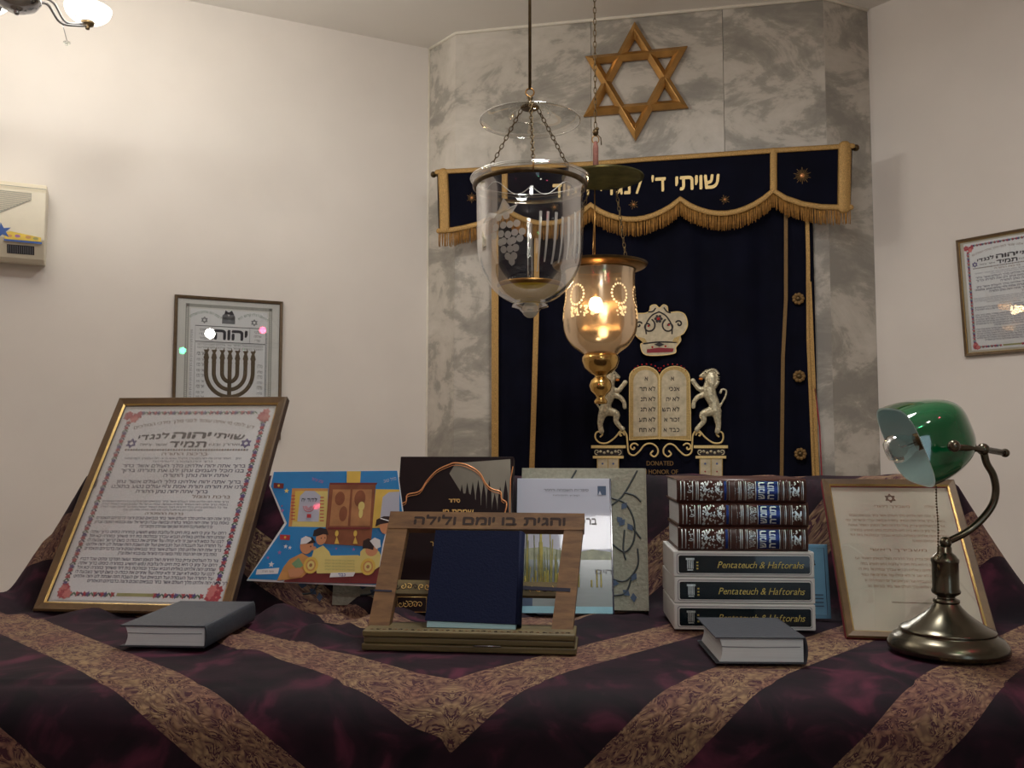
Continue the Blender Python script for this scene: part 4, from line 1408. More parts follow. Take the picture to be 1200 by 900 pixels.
def pale_book():
    pl = leaning(0.006, 1.598, 0.905, -3.0, 17.5)
    W, H = 0.172, 0.246
    t, fc = board_book('glossy_book', pl, W, H, 0.024, 'glossy pale blue book with a landscape photograph standing right of the navy book', 'book', 'skyc', 'blacke')
    a = lambda x, y: pl.loc(x, y, 0)
    Z = lambda x, y: a(500 + x / 3.4625, 520 + y / 3.4615)
    mb = MB()
    y0 = H * 0.48
    mb.pbox(pl, 0, W, 0.012, y0 * 0.82, 0, 0.0003, 'seac')
    mb.poly(pl, [(0, y0 * 0.8), (W, y0 * 0.8), (W, y0 * 0.92), (W * 0.8, y0 * 0.96), (W * 0.6, y0 * 0.9), (W * 0.3, y0 * 1.0), (0, y0 * 0.95)], 0.0004, 'reed')
    rnd = random.Random(9)
    for k in range(60):
        x = rnd.uniform(0.0, W * 0.52); h_ = rnd.uniform(0.03, 0.10); b0 = H * 0.19
        mb.ptube(pl, [(x, b0), (x + rnd.uniform(-0.003, 0.003), b0 + h_)], 0.0009, 0.0005, 'reed' if k % 3 else 'yellowr', flat=0.2, seg=4)
    for k in range(26):
        x = rnd.uniform(0.0, W * 0.9); mb.ptube(pl, [(x, H * 0.19), (x, H * 0.19 + rnd.uniform(0.01, 0.03))], 0.0014, 0.0006, 'yellowr', flat=0.2, seg=4)
    mb.pbox(pl, 0, W, 0, 0.012, 0, 0.0005, 'stripb')
    mb.pbox(pl, 0.006, 0.03, 0.012, 0.032, 0.0, 0.0006, 'vleaf')
    p = Z(566, 192); text(mb, pl, 'ספריית השמחה והזמר', p[0], p[1], 0.0035, 'inkgr', width=0.083, c=0.0008, thick=0.03)
    p = Z(566, 212); text(mb, pl, 'קובץ תפילות', p[0], p[1], 0.0022, 'inkgr', width=0.05, c=0.0008)
    p0 = Z(694, 208); p1 = Z(727, 172)
    mb.pbox(pl, p0[0], p1[0], p0[1], p1[1], 0, 0.0006, 'vleaf')
    mb.poly(pl, [(p0[0] + 0.001, p0[1]), (p0[0] + 0.004, p0[1] + 0.008), (p0[0] + 0.007, p0[1])], 0.0009, 'skyc')
    p = Z(690, 328); text(mb, pl, 'ברכת המזון', p[0], p[1], 0.011, 'inkgr', 'r', c=0.0008, bold=0.015, thick=0.04)
    p = Z(752, 528); text(mb, pl, 'הים', p[0], p[1], 0.007, 'inkgr', 'r', c=0.0008, thick=0.04, width=0.03)
    mb.build('cover_print', fc)
pale_book()

# die-cut blue picture board
def blue_board():
    pl = leaning(-0.494, 1.655, 0.946, -9.0, 14.0)
    a = lambda x, y: pl.loc(x, y, 0)
    Z = lambda x, y: a(280 + x / 5.626, 540 + y / 5.625)
    out = [(50, 790), (300, 410), (200, 165), (222, 70), (1045, 62), (1090, 400), (1060, 838)]
    bl = Z(50, 790); br = Z(905, 835)
    t = thing('picture_board', pl.P((bl[0] + br[0]) / 2, min(bl[1], br[1]), -0.003), 'bright blue die-cut picture board showing an ark and children reading a scroll', 'picture board')
    mb = MB()
    mb.poly(pl, [Z(*p) for p in out], 0.0, 'white', depth=0.005)
    b = mb.build('board', t)
    mb = MB()
    c = [0.0006]
    def pg(pts, m, dz=0.0001):
        c[0] += 0.00005
        mb.poly(pl, [Z(*p) for p in pts], c[0], m)
    def cc(x, y, r, m, ry=None):
        c[0] += 0.00005
        p = Z(x, y); mb.disc(pl, p[0], p[1], r * 0.000282, c[0], m, 18, (ry or r) * 0.000282)
    pg([(64, 778), (318, 412), (212, 170), (232, 74), (1044, 66), (1084, 400), (1052, 824)], 'cyan')
    # left and right wall pictures
    pg([(352, 182), (590, 182), (578, 438), (328, 434)], 'parch')
    pg([(352, 182), (590, 182), (588, 200), (372, 200), (350, 434), (328, 434)], 'shirto')
    pg([(372, 200), (430, 205), (420, 400), (360, 400)], 'yellowp')
    pg([(404, 232), (440, 198), (500, 200), (540, 232), (526, 402), (386, 400)], 'skyc')
    for k in range(16):
        pg([(346 + (k % 2) * 190, 228 + k * 11), (372 + (k % 2) * 190, 228 + k * 11), (372 + (k % 2) * 190, 234 + k * 11), (346 + (k % 2) * 190, 234 + k * 11)], 'redp')
    p = Z(465, 268); text(mb, pl, 'לדוד יה', p[0], p[1], 0.0052, 'ink', width=0.030, c=c[0] + 0.0001, thick=0.05)
    for r in (14, 24, 36):
        q_ = [(462 - r + 2 * r * j / 10, 300 + math.sqrt(max(0, 1 - (j / 5 - 1) ** 2)) * r) for j in range(11)]
        mb.ptube(pl, [Z(*p) for p in q_], 0.0006, c[0] + 0.0002, 'redp', flat=0.2, seg=4)
    pg([(450, 352), (478, 352), (478, 376), (450, 376)], 'redp')
    pg([(904, 188), (1060, 190), (1060, 440), (880, 444)], 'yellowp')
    pg([(950, 240), (990, 208), (1060, 205), (1060, 400), (930, 400)], 'skyc')
    # hanging box above the ark, ark itself
    pg([(714, 70), (806, 70), (800, 165), (712, 160)], 'yellowp')
    pg([(600, 146), (916, 146), (908, 160), (600, 160)], 'tabled')
    pg([(598, 158), (904, 158), (872, 566), (566, 548)], 'brownp')
    pg([(622, 190), (738, 190), (720, 430), (600, 430)], 'brownq')
    pg([(752, 190), (880, 190), (866, 430), (736, 430)], 'brownq')
    cc(668, 250, 34, 'brownp', 46); cc(800, 250, 38, 'brownp', 56)
    cc(810, 300, 22, 'parch', 30); cc(806, 345, 14, 'parch', 34); cc(690, 350, 28, 'brownp', 50)
    pg([(590, 440), (872, 440), (868, 452), (588, 452)], 'tabled')
    for x in (648, 770):
        pg([(x - 16, 548), (x, 500), (x + 16, 548)], 'yellowp'); cc(x, 480, 12, 'yellowp', 20)
    # flags and stars
    for x, y, m in ((266, 165, 'tabled'), (308, 505, 'redp')):
        pg([(x - 34, y - 18), (x + 34, y - 14), (x + 30, y + 20), (x - 34, y + 16)], m)
        cc(x, y, 8, 'yellowp')
    for x, y, m, r in ((318, 200, 'parch', 20), (312, 566, 'white', 16), (340, 574, 'white', 14), (218, 684, 'white', 22), (290, 330, 'mauve', 16), (272, 606, 'mauve', 16), (196, 640, 'mauve', 12), (645, 580, 'mauve', 9), (760, 586, 'mauve', 12), (288, 300, 'redp', 8)):
        c[0] += 0.00005
        p = Z(x, y); mb.poly(pl, star2d(p[0], p[1], r * 0.000282, None, 5), c[0], m)
    for s_, x, y, ang in (('שמע ישראל', 520, 140, -14), ('מזל טוב', 1000, 136, 14)):
        p = Z(x, y); text(mb, pl, s_, p[0], p[1], 0.0048, 'mauve' if x < 600 else 'skyc', width=0.024, c=c[0], rot=R(ang), thick=0.04)
    for k in range(6):
        c[0] += 0.00005
    # white label lower left
    pg([(124, 718), (272, 706), (262, 746), (116, 752)], 'white')
    p = Z(196, 736); text(mb, pl, 'ספר תורה', p[0], p[1], 0.003, 'inkgr', width=0.022, c=c[0] + 0.0001)
    # table, scroll, children
    pg([(300, 800), (330, 740), (560, 700), (930, 700), (960, 760), (960, 812), (600, 806)], 'tabled')
    # left boy
    pg([(256, 790), (300, 700), (340, 650), (420, 610), (470, 640), (500, 700), (420, 770), (320, 785)], 'shirto')
    pg([(352, 680), (400, 640), (430, 690), (390, 720)], 'shirtg')
    cc(452, 560, 46, 'skin', 56); cc(500, 580, 16, 'skin', 14)
    cc(432, 580, 12, 'skin', 16)
    pg([(412, 552), (418, 516), (450, 498), (490, 506), (512, 540), (470, 548)], 'hair')
    pg([(410, 552), (416, 514), (446, 498), (478, 508), (484, 524), (450, 548)], 'white')
    cc(478, 566, 5, 'hair')
    # second boy
    pg([(480, 650), (500, 590), (560, 560), (600, 600), (620, 650), (560, 690)], 'parch')
    cc(548, 512, 36, 'skin', 44)
    pg([(492, 500), (500, 460), (540, 442), (584, 452), (596, 490), (560, 486), (520, 500)], 'hair')
    cc(548, 512, 4, 'hair'); cc(572, 510, 4, 'hair')
    # right boys
    pg([(800, 680), (806, 600), (850, 560), (930, 600), (960, 680), (900, 720)], 'parch')
    cc(880, 590, 42, 'skin', 40)
    pg([(820, 580), (824, 530), (860, 512), (900, 540), (890, 590), (850, 580)], 'hair')
    pg([(868, 530), (900, 508), (936, 524), (940, 570), (910, 584)], 'white')
    pg([(950, 560), (970, 480), (1040, 470), (1080, 700), (930, 700)], 'white')
    cc(976, 430, 44, 'skin', 54)
    pg([(904, 436), (912, 390), (960, 368), (1024, 370), (1030, 430), (990, 412), (940, 420)], 'hair')
    mb.ptube(pl, [Z(*p) for p in [(940, 384), (980, 396), (1016, 404)]], 0.001, c[0] + 0.0002, 'white', flat=0.3, seg=4)
    # scroll
    pg([(500, 660), (560, 628), (790, 624), (850, 650), (830, 740), (520, 744)], 'parch')
    for x, y in ((480, 690), (856, 700)):
        cc(x, y, 50, 'yellowp', 54); cc(x, y, 34, 'shirto', 38); cc(x, y, 24, 'parch', 28); cc(x, y, 11, 'brownq', 12)
    pg([(330, 720), (400, 706), (440, 730), (400, 770), (340, 770)], 'skin')
    for k in range(4):
        p = Z(670, 664 + 20 * k); text(mb, pl, 'בראשית ברא אלהים את השמים', p[0], p[1], 0.0026, 'olive', width=0.056, c=c[0] + 0.0001)
    pg([(612, 740), (774, 736), (760, 764), (604, 770)], 'white')
    p = Z(684, 762); text(mb, pl, 'כבוד', p[0], p[1], 0.0044, 'stblue', width=0.014, c=c[0] + 0.0001, thick=0.04)
    mb.build('printed_picture', b)
    return pl
BPL = blue_board()

# ------------------------------------------------------------------ wooden bookstand and the navy book on it
def bookstand():
    yaw = -6.0
    pl = leaning(-0.2185, 1.362, 0.928, yaw, 31.0)
    W, H, TH_ = 0.312, 0.192, 0.016
    t = thing('bookstand', (pl.P(W / 2, 0, 0).x, 1.34, 0.9), 'carved wooden folding bookstand with Hebrew motto holding the navy book', 'bookstand')
    q = lambda x, y: pl.loc(x, y, 0)
    sw = 0.032
    # frame members: slightly waisted toward the top like the photo
    def member(name, pts, c0=0.0, d=TH_, m='oak'):
        mb = MB(); mb.poly(pl, pts, c0, m, depth=d); return mb.build(name, t, bevel=0.0015)
    tlx, trx = q(457, 603)[0], q(685, 609)[0]
    member('stile', [(0.0, -0.02), (sw, -0.02), (tlx + sw, H - 0.027), (tlx, H)])
    member('stile', [(W - sw - 0.004, -0.02), (W - 0.004, -0.02), (trx, H), (trx - sw, H - 0.027)])
    rail = member('top_rail', [(tlx + 0.0005, H - 0.029), (trx - 0.0005, H - 0.029), (trx, H), (tlx, H + 0.001)], 0.0008, TH_ + 0.001)
    mid = member('middle_rail', [(sw * 0.8, H * 0.285), (W - sw * 0.8, H * 0.285), (W - sw * 0.8, H * 0.40), (sw * 0.8, H * 0.40)], -0.003, 0.010, 'oakd')
    mb = MB()
    p = q(662, 619); a0 = p[0]; a1 = q(485, 616)[0]
    text(mb, pl, 'והגית בו יומם ולילה', (a0 + a1) / 2, H - 0.0215, 0.0125, 'burnt', width=a0 - a1, c=0.0012, bold=0.02, thick=0.045)
    mb.build('motto', rail)
    mb = MB()
    for k in range(26):
        x = sw + (W - 2 * sw) * (k + 0.5) / 26
        mb.ptube(pl, spiral(x, H * 0.343, 0.0008, 0.005, 60 * k, 60 * k + 360, 10), 0.0008, -0.0025, 'goldfoil' if k % 3 else 'burnt', flat=0.4, seg=5)
    mb.build('inlay', mid)
    mb = MB()
    mb.poly(pl, [(0.001, H * 0.292), (sw * 0.95, H * 0.288), (sw * 0.95, H * 0.305), (0.0015, H * 0.309)], 0.0006, 'strap', depth=0.0012)
    mb.build('elastic_strap', t)
    mb = MB()
    mb.poly(pl, [(W * 0.72, H * 0.33), (W - 0.007, H * 0.315), (W - 0.0065, H * 0.345), (W * 0.72, H * 0.36)], 0.0006, 'strap', depth=0.0012)
    mb.build('elastic_strap', t)
    # base: thick grooved ledge made of layers
    u = pl.u; v = V3((-u.y, u.x, 0))
    ang = math.atan2(u.y, u.x)
    o = V3((-0.2200, 1.3255, 0.9015))
    lay = (('base_board', -0.001, 0.3140, 0.000, 0.085, 0.0, 0.0095, 'oakd'), ('base_board', 0.001, 0.311, 0.003, 0.085, 0.0100, 0.0190, 'oakd'), ('shelf', 0.000, 0.3125, 0.000, 0.07, 0.0195, 0.0285, 'oakd'))
    for nm, x0, x1, y0, y1, z0, z1, m in lay:
        mb = MB()
        mb.box(o + u * x0 + v * y0 + ZV * z0, u * (x1 - x0), v * (y1 - y0), ZV * (z1 - z0), m)
        sh_ = mb.build(nm, t, bevel=0.002)
    mb = MB()
    ps = Plane(o + ZV * 0.0286, u, v)
    for k in range(34):
        x = 0.012 + 0.0088 * k
        mb.ptube(ps, spiral(x, 0.011, 0.0006, 0.0038, 50 * k, 50 * k + 330, 8), 0.0007, 0.0004, 'burnt' if k % 2 else 'oak', flat=0.5, seg=5)
    mb.build('carving', sh_)
    mb = MB()
    mb.tube([o + u * 0.165 + v * 0.001 + ZV * 0.010 - v * 0.0015, o + u * 0.205 + v * 0.001 + ZV * 0.010 - v * 0.0015], 0.0012, 'chrome', 6)
    mb.build('hinge_pin', t)
bookstand()

def navy_book():
    pl = leaning(-0.1305, 1.342, 0.9325, -6.0, 25.0)
    W, H, th = 0.136, 0.150, 0.026
    # leans on the stand; spine to the right
    pl = Plane(pl.P(0, 0, 0), pl.u, pl.v)
    t = thing('navy_book', pl.P(W / 2, 0, -th / 2), 'plain navy cloth-bound book standing on the wooden bookstand', 'book')
    mb = MB(); mb.poly(pl, [(0.0, 0.009), (W, 0.006), (W, H), (0.004, H)], 0, 'navy', depth=0.003)
    mb.build('front_cover', t, bevel=0.001)
    mb = MB(); mb.poly(pl, [(0.0, 0.006), (W, 0.006), (W, H), (0.004, H)], -th + 0.003, 'navy', depth=0.003)
    mb.build('back_cover', t, bevel=0.001)
    # rounded spine
    mb = MB(); vs = []
    n = 8
    for j in range(2):
        b = 0.006 if j == 0 else H
        for i in range(n + 1):
            a = -math.pi / 2 + math.pi * i / n
            vs.append(pl.P(W + 0.007 * math.cos(a), b, -th / 2 - (th / 2) * math.sin(a)))
    mb.add(vs, [(i, i + 1, n + 2 + i, n + 1 + i) for i in range(n)], 'navy', True)
    mb.build('spine', t, solid=0.002)
    mb = MB(); mb.poly(pl, [(0.003, 0.0), (W, -0.001), (W, H - 0.005), (0.006, H - 0.005)], -0.0035, 'pagesblue', depth=th - 0.007)
    mb.build('pages', t)
navy_book()

# ------------------------------------------------------------------ books lying flat
def flat_book(name, loc, yaw, w, d, h, label, mcov, spine_right=True):
    """w across, d deep; spine along the right side, page block open to the front"""
    t = thing(name, (0, 0, 0), label, 'book')
    cv = 0.0022
    mb = MB(); mb.abox(0, w, 0, d, h - cv, h, mcov); mb.build('top_cover', t, bevel=0.0007)
    mb = MB(); mb.abox(0, w, 0, d, 0, cv, mcov); mb.build('bottom_cover', t, bevel=0.0007)
    mb = MB(); vs = []; n = 8
    for y in (0, d):
        for i in range(n + 1):
            a = -math.pi / 2 + math.pi * i / n
            vs.append((w + 0.004 * math.cos(a), y, h / 2 + h / 2 * math.sin(a)))
    mb.add(vs, [(i, i + 1, n + 2 + i, n + 1 + i) for i in range(n)], mcov, True)
    mb.build('spine', t, solid=0.002)
    mb = MB(); n = 8
    pts = []
    pln = Plane((0, 0, 0), (1, 0, 0), (0, 0, 1))
    # fore edge slightly hollow
    prof = [(0.006 + 0.004 * math.sin(math.pi * i / n), cv + (h - 2 * cv) * i / n) for i in range(n + 1)]
    prof = prof + [(w, h - cv), (w, cv)]
    mb.poly(pln, prof, -0.004, 'pages', depth=d - 0.008)
    mb.build('pages', t)
    mb = MB(); mb.tube([(0.009, 0.0036, h * 0.62), (w * 0.5, 0.0034, h * 0.60), (w - 0.004, 0.0036, h * 0.62)], 0.0005, 'inkgr', 4)
    mb.build('page_crease', t)
    t.location = loc; t.rotation_euler = (0, 0, R(yaw))
    return t
g = ground(140, 759, 0.904)
flat_book('black_book', (g.x, g.y, 0.905), -3.5, 0.126, 0.205, 0.032, 'thick book with dark grey cover lying flat before the large framed blessings', 'navyd')
g = ground(838, 778, 0.904)
flat_book('black_book', (g.x + 0.001, g.y, 0.904), -1.5, 0.120, 0.140, 0.036, 'thick dark-covered book lying flat before the stack of books', 'navyd')

# ------------------------------------------------------------------ the stack of six
class Bulge:
    """front surface of a rounded spine: a along x, b up"""
    def __init__(s, h, k): s.h = h; s.k = k; s.n = V3((0, -1, 0))
    def P(s, a, b, c=0.0):
        t = max(-1.0, min(1.0, (b - s.h / 2) / (s.h / 2)))
        return V3((a, -s.k * math.sqrt(max(0.0, 1 - t * t * 0.92)) - c, b))

def leather_volume():
    w, d, h = 0.209, 0.145, 0.0385
    t = thing('leather_volume', (0, 0, 0), '', 'book')
    kb = 0.008
    B = Bulge(h, kb)
    mb = MB(); vs = []; n = 12
    for x in (0, w):
        for i in range(n + 1):
            p = B.P(x, h * i / n); vs.append(p)
    mb.add(vs, [(i, n + 1 + i, n + 2 + i, i + 1) for i in range(n)], 'brownl', True)
    for x in (0.01, 0.028, 0.083, 0.096, 0.107, 0.168, 0.178, w - 0.01):
        mb.tube([B.P(x, h * i / 12, 0.0004) for i in range(1, 12)], 0.0011, 'brownl', 6)
    sp = mb.build('spine', t, solid=0.002)
    mb = MB(); mb.abox(0, w, -0.002, d, h - 0.0025, h, 'brownl'); mb.build('top_cover', t, bevel=0.0007)
    mb = MB(); mb.abox(0, w, -0.002, d, 0, 0.0025, 'brownl'); mb.build('bottom_cover', t, bevel=0.0007)
    mb = MB(); mb.abox(0.003, w - 0.003, 0.0, d - 0.004, 0.0025, h - 0.0025, 'pages'); mb.build('pages', t)
    # silver stamping
    mb = MB(); cc = 0.0012
    def patch(x0, x1, z0, z1, m, c=cc):
        nn = 8; vs = []
        for x in (x0, x1):
            for i in range(nn + 1): vs.append(B.P(x, z0 + (z1 - z0) * i / nn, c))
        mb.add(vs, [(i, nn + 1 + i, nn + 2 + i, i + 1) for i in range(nn)], m, True)
    z0, z1 = h * 0.1, h * 0.9
    for x in (0.006, 0.009, 0.012, 0.025, 0.028, 0.031, 0.034, 0.081, 0.084, 0.094, 0.1, 0.103, 0.108, 0.111, 0.166, 0.169, 0.172, 0.176, 0.179, 0.182, 0.200, 0.203):
        patch(x, x + 0.0012, z0, z1, 'silverf')
    patch(0.0765, 0.0805, z0, z1, 'bluefoil')
    patch(0.128, 0.163, z0, z1, 'bluefoil')
    for x in (0.127, 0.163): patch(x, x + 0.001, z0, z1, 'silverf', cc + 0.0003)
    rnd = random.Random(1)
    for k in range(110):
        x = rnd.uniform(0.038, 0.074); z = rnd.uniform(z0, z1); r = rnd.uniform(0.0008, 0.0019)
        a = rnd.uniform(0, 3)
        mb.add([B.P(x + r * math.cos(a + q * 1.57), z + r * 1.2 * math.sin(a + q * 1.57), cc) for q in range(4)], [(0, 1, 2, 3)], 'silverf')
    for k in range(26):
        x = rnd.uniform(0.184, 0.199); z = rnd.uniform(z0, z1); r = rnd.uniform(0.0008, 0.0018)
        mb.add([B.P(x + r * math.cos(q * 1.57), z + r * math.sin(q * 1.57), cc) for q in range(4)], [(0, 1, 2, 3)], 'silverf')
    for k in range(14):
        x = 0.014 + 0.010 * rnd.random(); z = rnd.uniform(z0, z1); r = 0.0012
        mb.add([B.P(x + r * math.cos(q * 1.57), z + r * math.sin(q * 1.57), cc) for q in range(4)], [(0, 1, 2, 3)], 'silverf')
    text(mb, B, 'חומש', 0.141, h * 0.5, 0.009, 'silverf', 'c', 0.027, c=cc + 0.0004, bold=0.02, thick=0.05, rot=R(90))
    text(mb, B, 'תורה', 0.156, h * 0.5, 0.009, 'silverf', 'c', 0.027, c=cc + 0.0004, bold=0.02, thick=0.05, rot=R(90))
    text(mb, B, 'חמשה חומשי', 0.119, h * 0.5, 0.004, 'silverf', 'c', 0.027, c=cc + 0.0004, thick=0.05, rot=R(90))
    text(mb, B, 'עם רש״י', 0.1245, h * 0.5, 0.004, 'silverf', 'c', 0.024, c=cc + 0.0004, thick=0.05, rot=R(90))
    text(mb, B, 'א', 0.192, h * 0.3, 0.014, 'silverf', 'c', c=cc + 0.0004, bold=0.02)
    text(mb, B, 'כרך', 0.098, h * 0.5, 0.004, 'silverf', 'c', c=cc + 0.0004, rot=R(90))
    mb.build('silver_stamping', sp)
    return t, h

def slipcased_volume():
    w, d, h = 0.226, 0.155, 0.0415
    t = thing('slipcased_volume', (0, 0, 0), '', 'book')
    pln = Plane((0, 0, 0), (1, 0, 0), (0, 0, 1))
    mb = MB(); mb.abox(0, w, 0, d, 0, h, 'whitec'); b = mb.build('slipcase', t, bevel=0.002)
    mb = MB()
    def rr(x0, x1, z0, z1, r, c, m):
        pts = []
        for cx, cz, a0 in ((x1 - r, z1 - r, 0), (x0 + r, z1 - r, 90), (x0 + r, z0 + r, 180), (x1 - r, z0 + r, 270)):
            pts += [(cx + r * math.cos(R(a0 + 15 * k)), cz + r * math.sin(R(a0 + 15 * k))) for k in range(7)]
        mb.poly(pln, pts, c, m, depth=0.0004)
    rr(0.0055, w - 0.0055, 0.004, h - 0.004, 0.004, 0.0006, 'inkgr')
    rr(0.0065, w - 0.0065, 0.005, h - 0.005, 0.0035, 0.0009, 'whitec')
    rr(0.0085, w - 0.0075, 0.0065, h - 0.0070, 0.003, 0.0013, 'greenblk')
    panel = mb.build('spine_panel', t)
    mb = MB()
    text(mb, pln, 'Pentateuch & Haftorahs', 0.139, h * 0.36, 0.0105, 'dimfoil', 'c', 0.137, c=0.0022, rtl=False, shear=0.28, gap=0.05, bold=-0.004)
    mb.build('gold_title', panel)
    mb = MB()
    for k in range(5):
        mb.pbox(pln, 0.022 + 0.0022 * k, 0.0233 + 0.0022 * k, h * 0.32, h * (0.70 - 0.05 * (k % 2)), 0.0016, 0.002, 'silverf')
    mb.pbox(pln, 0.020, 0.034, h * 0.66, h * 0.74, 0.0016, 0.002, 'silverf')
    mb.pbox(pln, 0.0225, 0.0315, h * 0.25, h * 0.30, 0.0016, 0.002, 'silverf')
    for z in (0.3, 0.42, 0.54):
        mb.pbox(pln, 0.037, 0.040, h * z, h * (z + 0.06), 0.0016, 0.002, 'dimfoil')
    mb.build('publisher_emblem', panel)
    return t, h

def copy_tree(o, parent=None):
    c = o.copy(); COL.objects.link(c)
    if parent: c.parent = parent
    for ch in list(o.children):
        copy_tree(ch, c)
    return c

slip, hs = slipcased_volume()
leat, hl = leather_volume()
base = V3((0.263, 1.462, 0.9035))
slabs = ['white slipcased Pentateuch volume at the very bottom of the stack, behind the dark book', 'white slipcased Pentateuch volume in the middle of the three white ones', 'white slipcased Pentateuch volume directly under the brown leather volumes']
llabs = ['brown leather volume with silver stamping lying directly on the white volumes', 'brown leather volume with bright blue label, second from the top of the stack', 'brown leather volume with silver stamping, topmost of the stack']
first = True
protos = (slip, leat)
for i in range(3):
    o = slip if i == 0 else copy_tree(slip)
    o.location = base + V3((0.001 * (i % 2), 0.001 * i, i * (hs + 0.0006)))
    o.rotation_euler = (0, 0, R(-3.0 + (0, 0.4, -0.4)[i]))
    o['label'] = slabs[i]; o['group'] = 'white slipcased volumes in the stack'
for i in range(3):
    o = leat if i == 0 else copy_tree(leat)
    o.location = base + V3((0.0085 + (0, 0.002, -0.001)[i], 0.009, 3 * (hs + 0.0006) + i * (hl + 0.0006)))
    o.rotation_euler = (0, 0, R(-3.4 + (0, 0.5, 0.2)[i]))
    o['label'] = llabs[i]; o['group'] = 'brown leather volumes in the stack'

# pale blue booklet standing behind the stack
def booklet():
    pl = leaning(0.470, 1.545, 0.906, -6, 8)
    W, H = 0.075, 0.125
    t = thing('pale_blue_booklet', pl.P(W / 2, 0, 0), 'pale blue booklet standing between the stack of books and the right framed sheet', 'booklet')
    mb = MB(); mb.pbox(pl, 0, W, 0, H, -0.004, 0, 'bluebk'); b = mb.build('cover', t, bevel=0.0005)
    mb = MB()
    for e in (0.006,):
        mb.ptube(pl, [(e, e), (W - e, e), (W - e, H - e), (e, H - e)], 0.0006, 0.0003, 'vleaf', closed=True, flat=0.3, seg=4)
    text(mb, pl, 'ברכון', W * 0.5, H * 0.72, 0.009, 'ink', c=0.0004, thick=0.04)
    for k in range(4):
        mb.pbox(pl, W * 0.5, W * 0.85, H * (0.16 + 0.05 * k), H * (0.175 + 0.05 * k), 0, 0.0004, 'vleaf')
    mb.build('printed_border', b)
booklet()

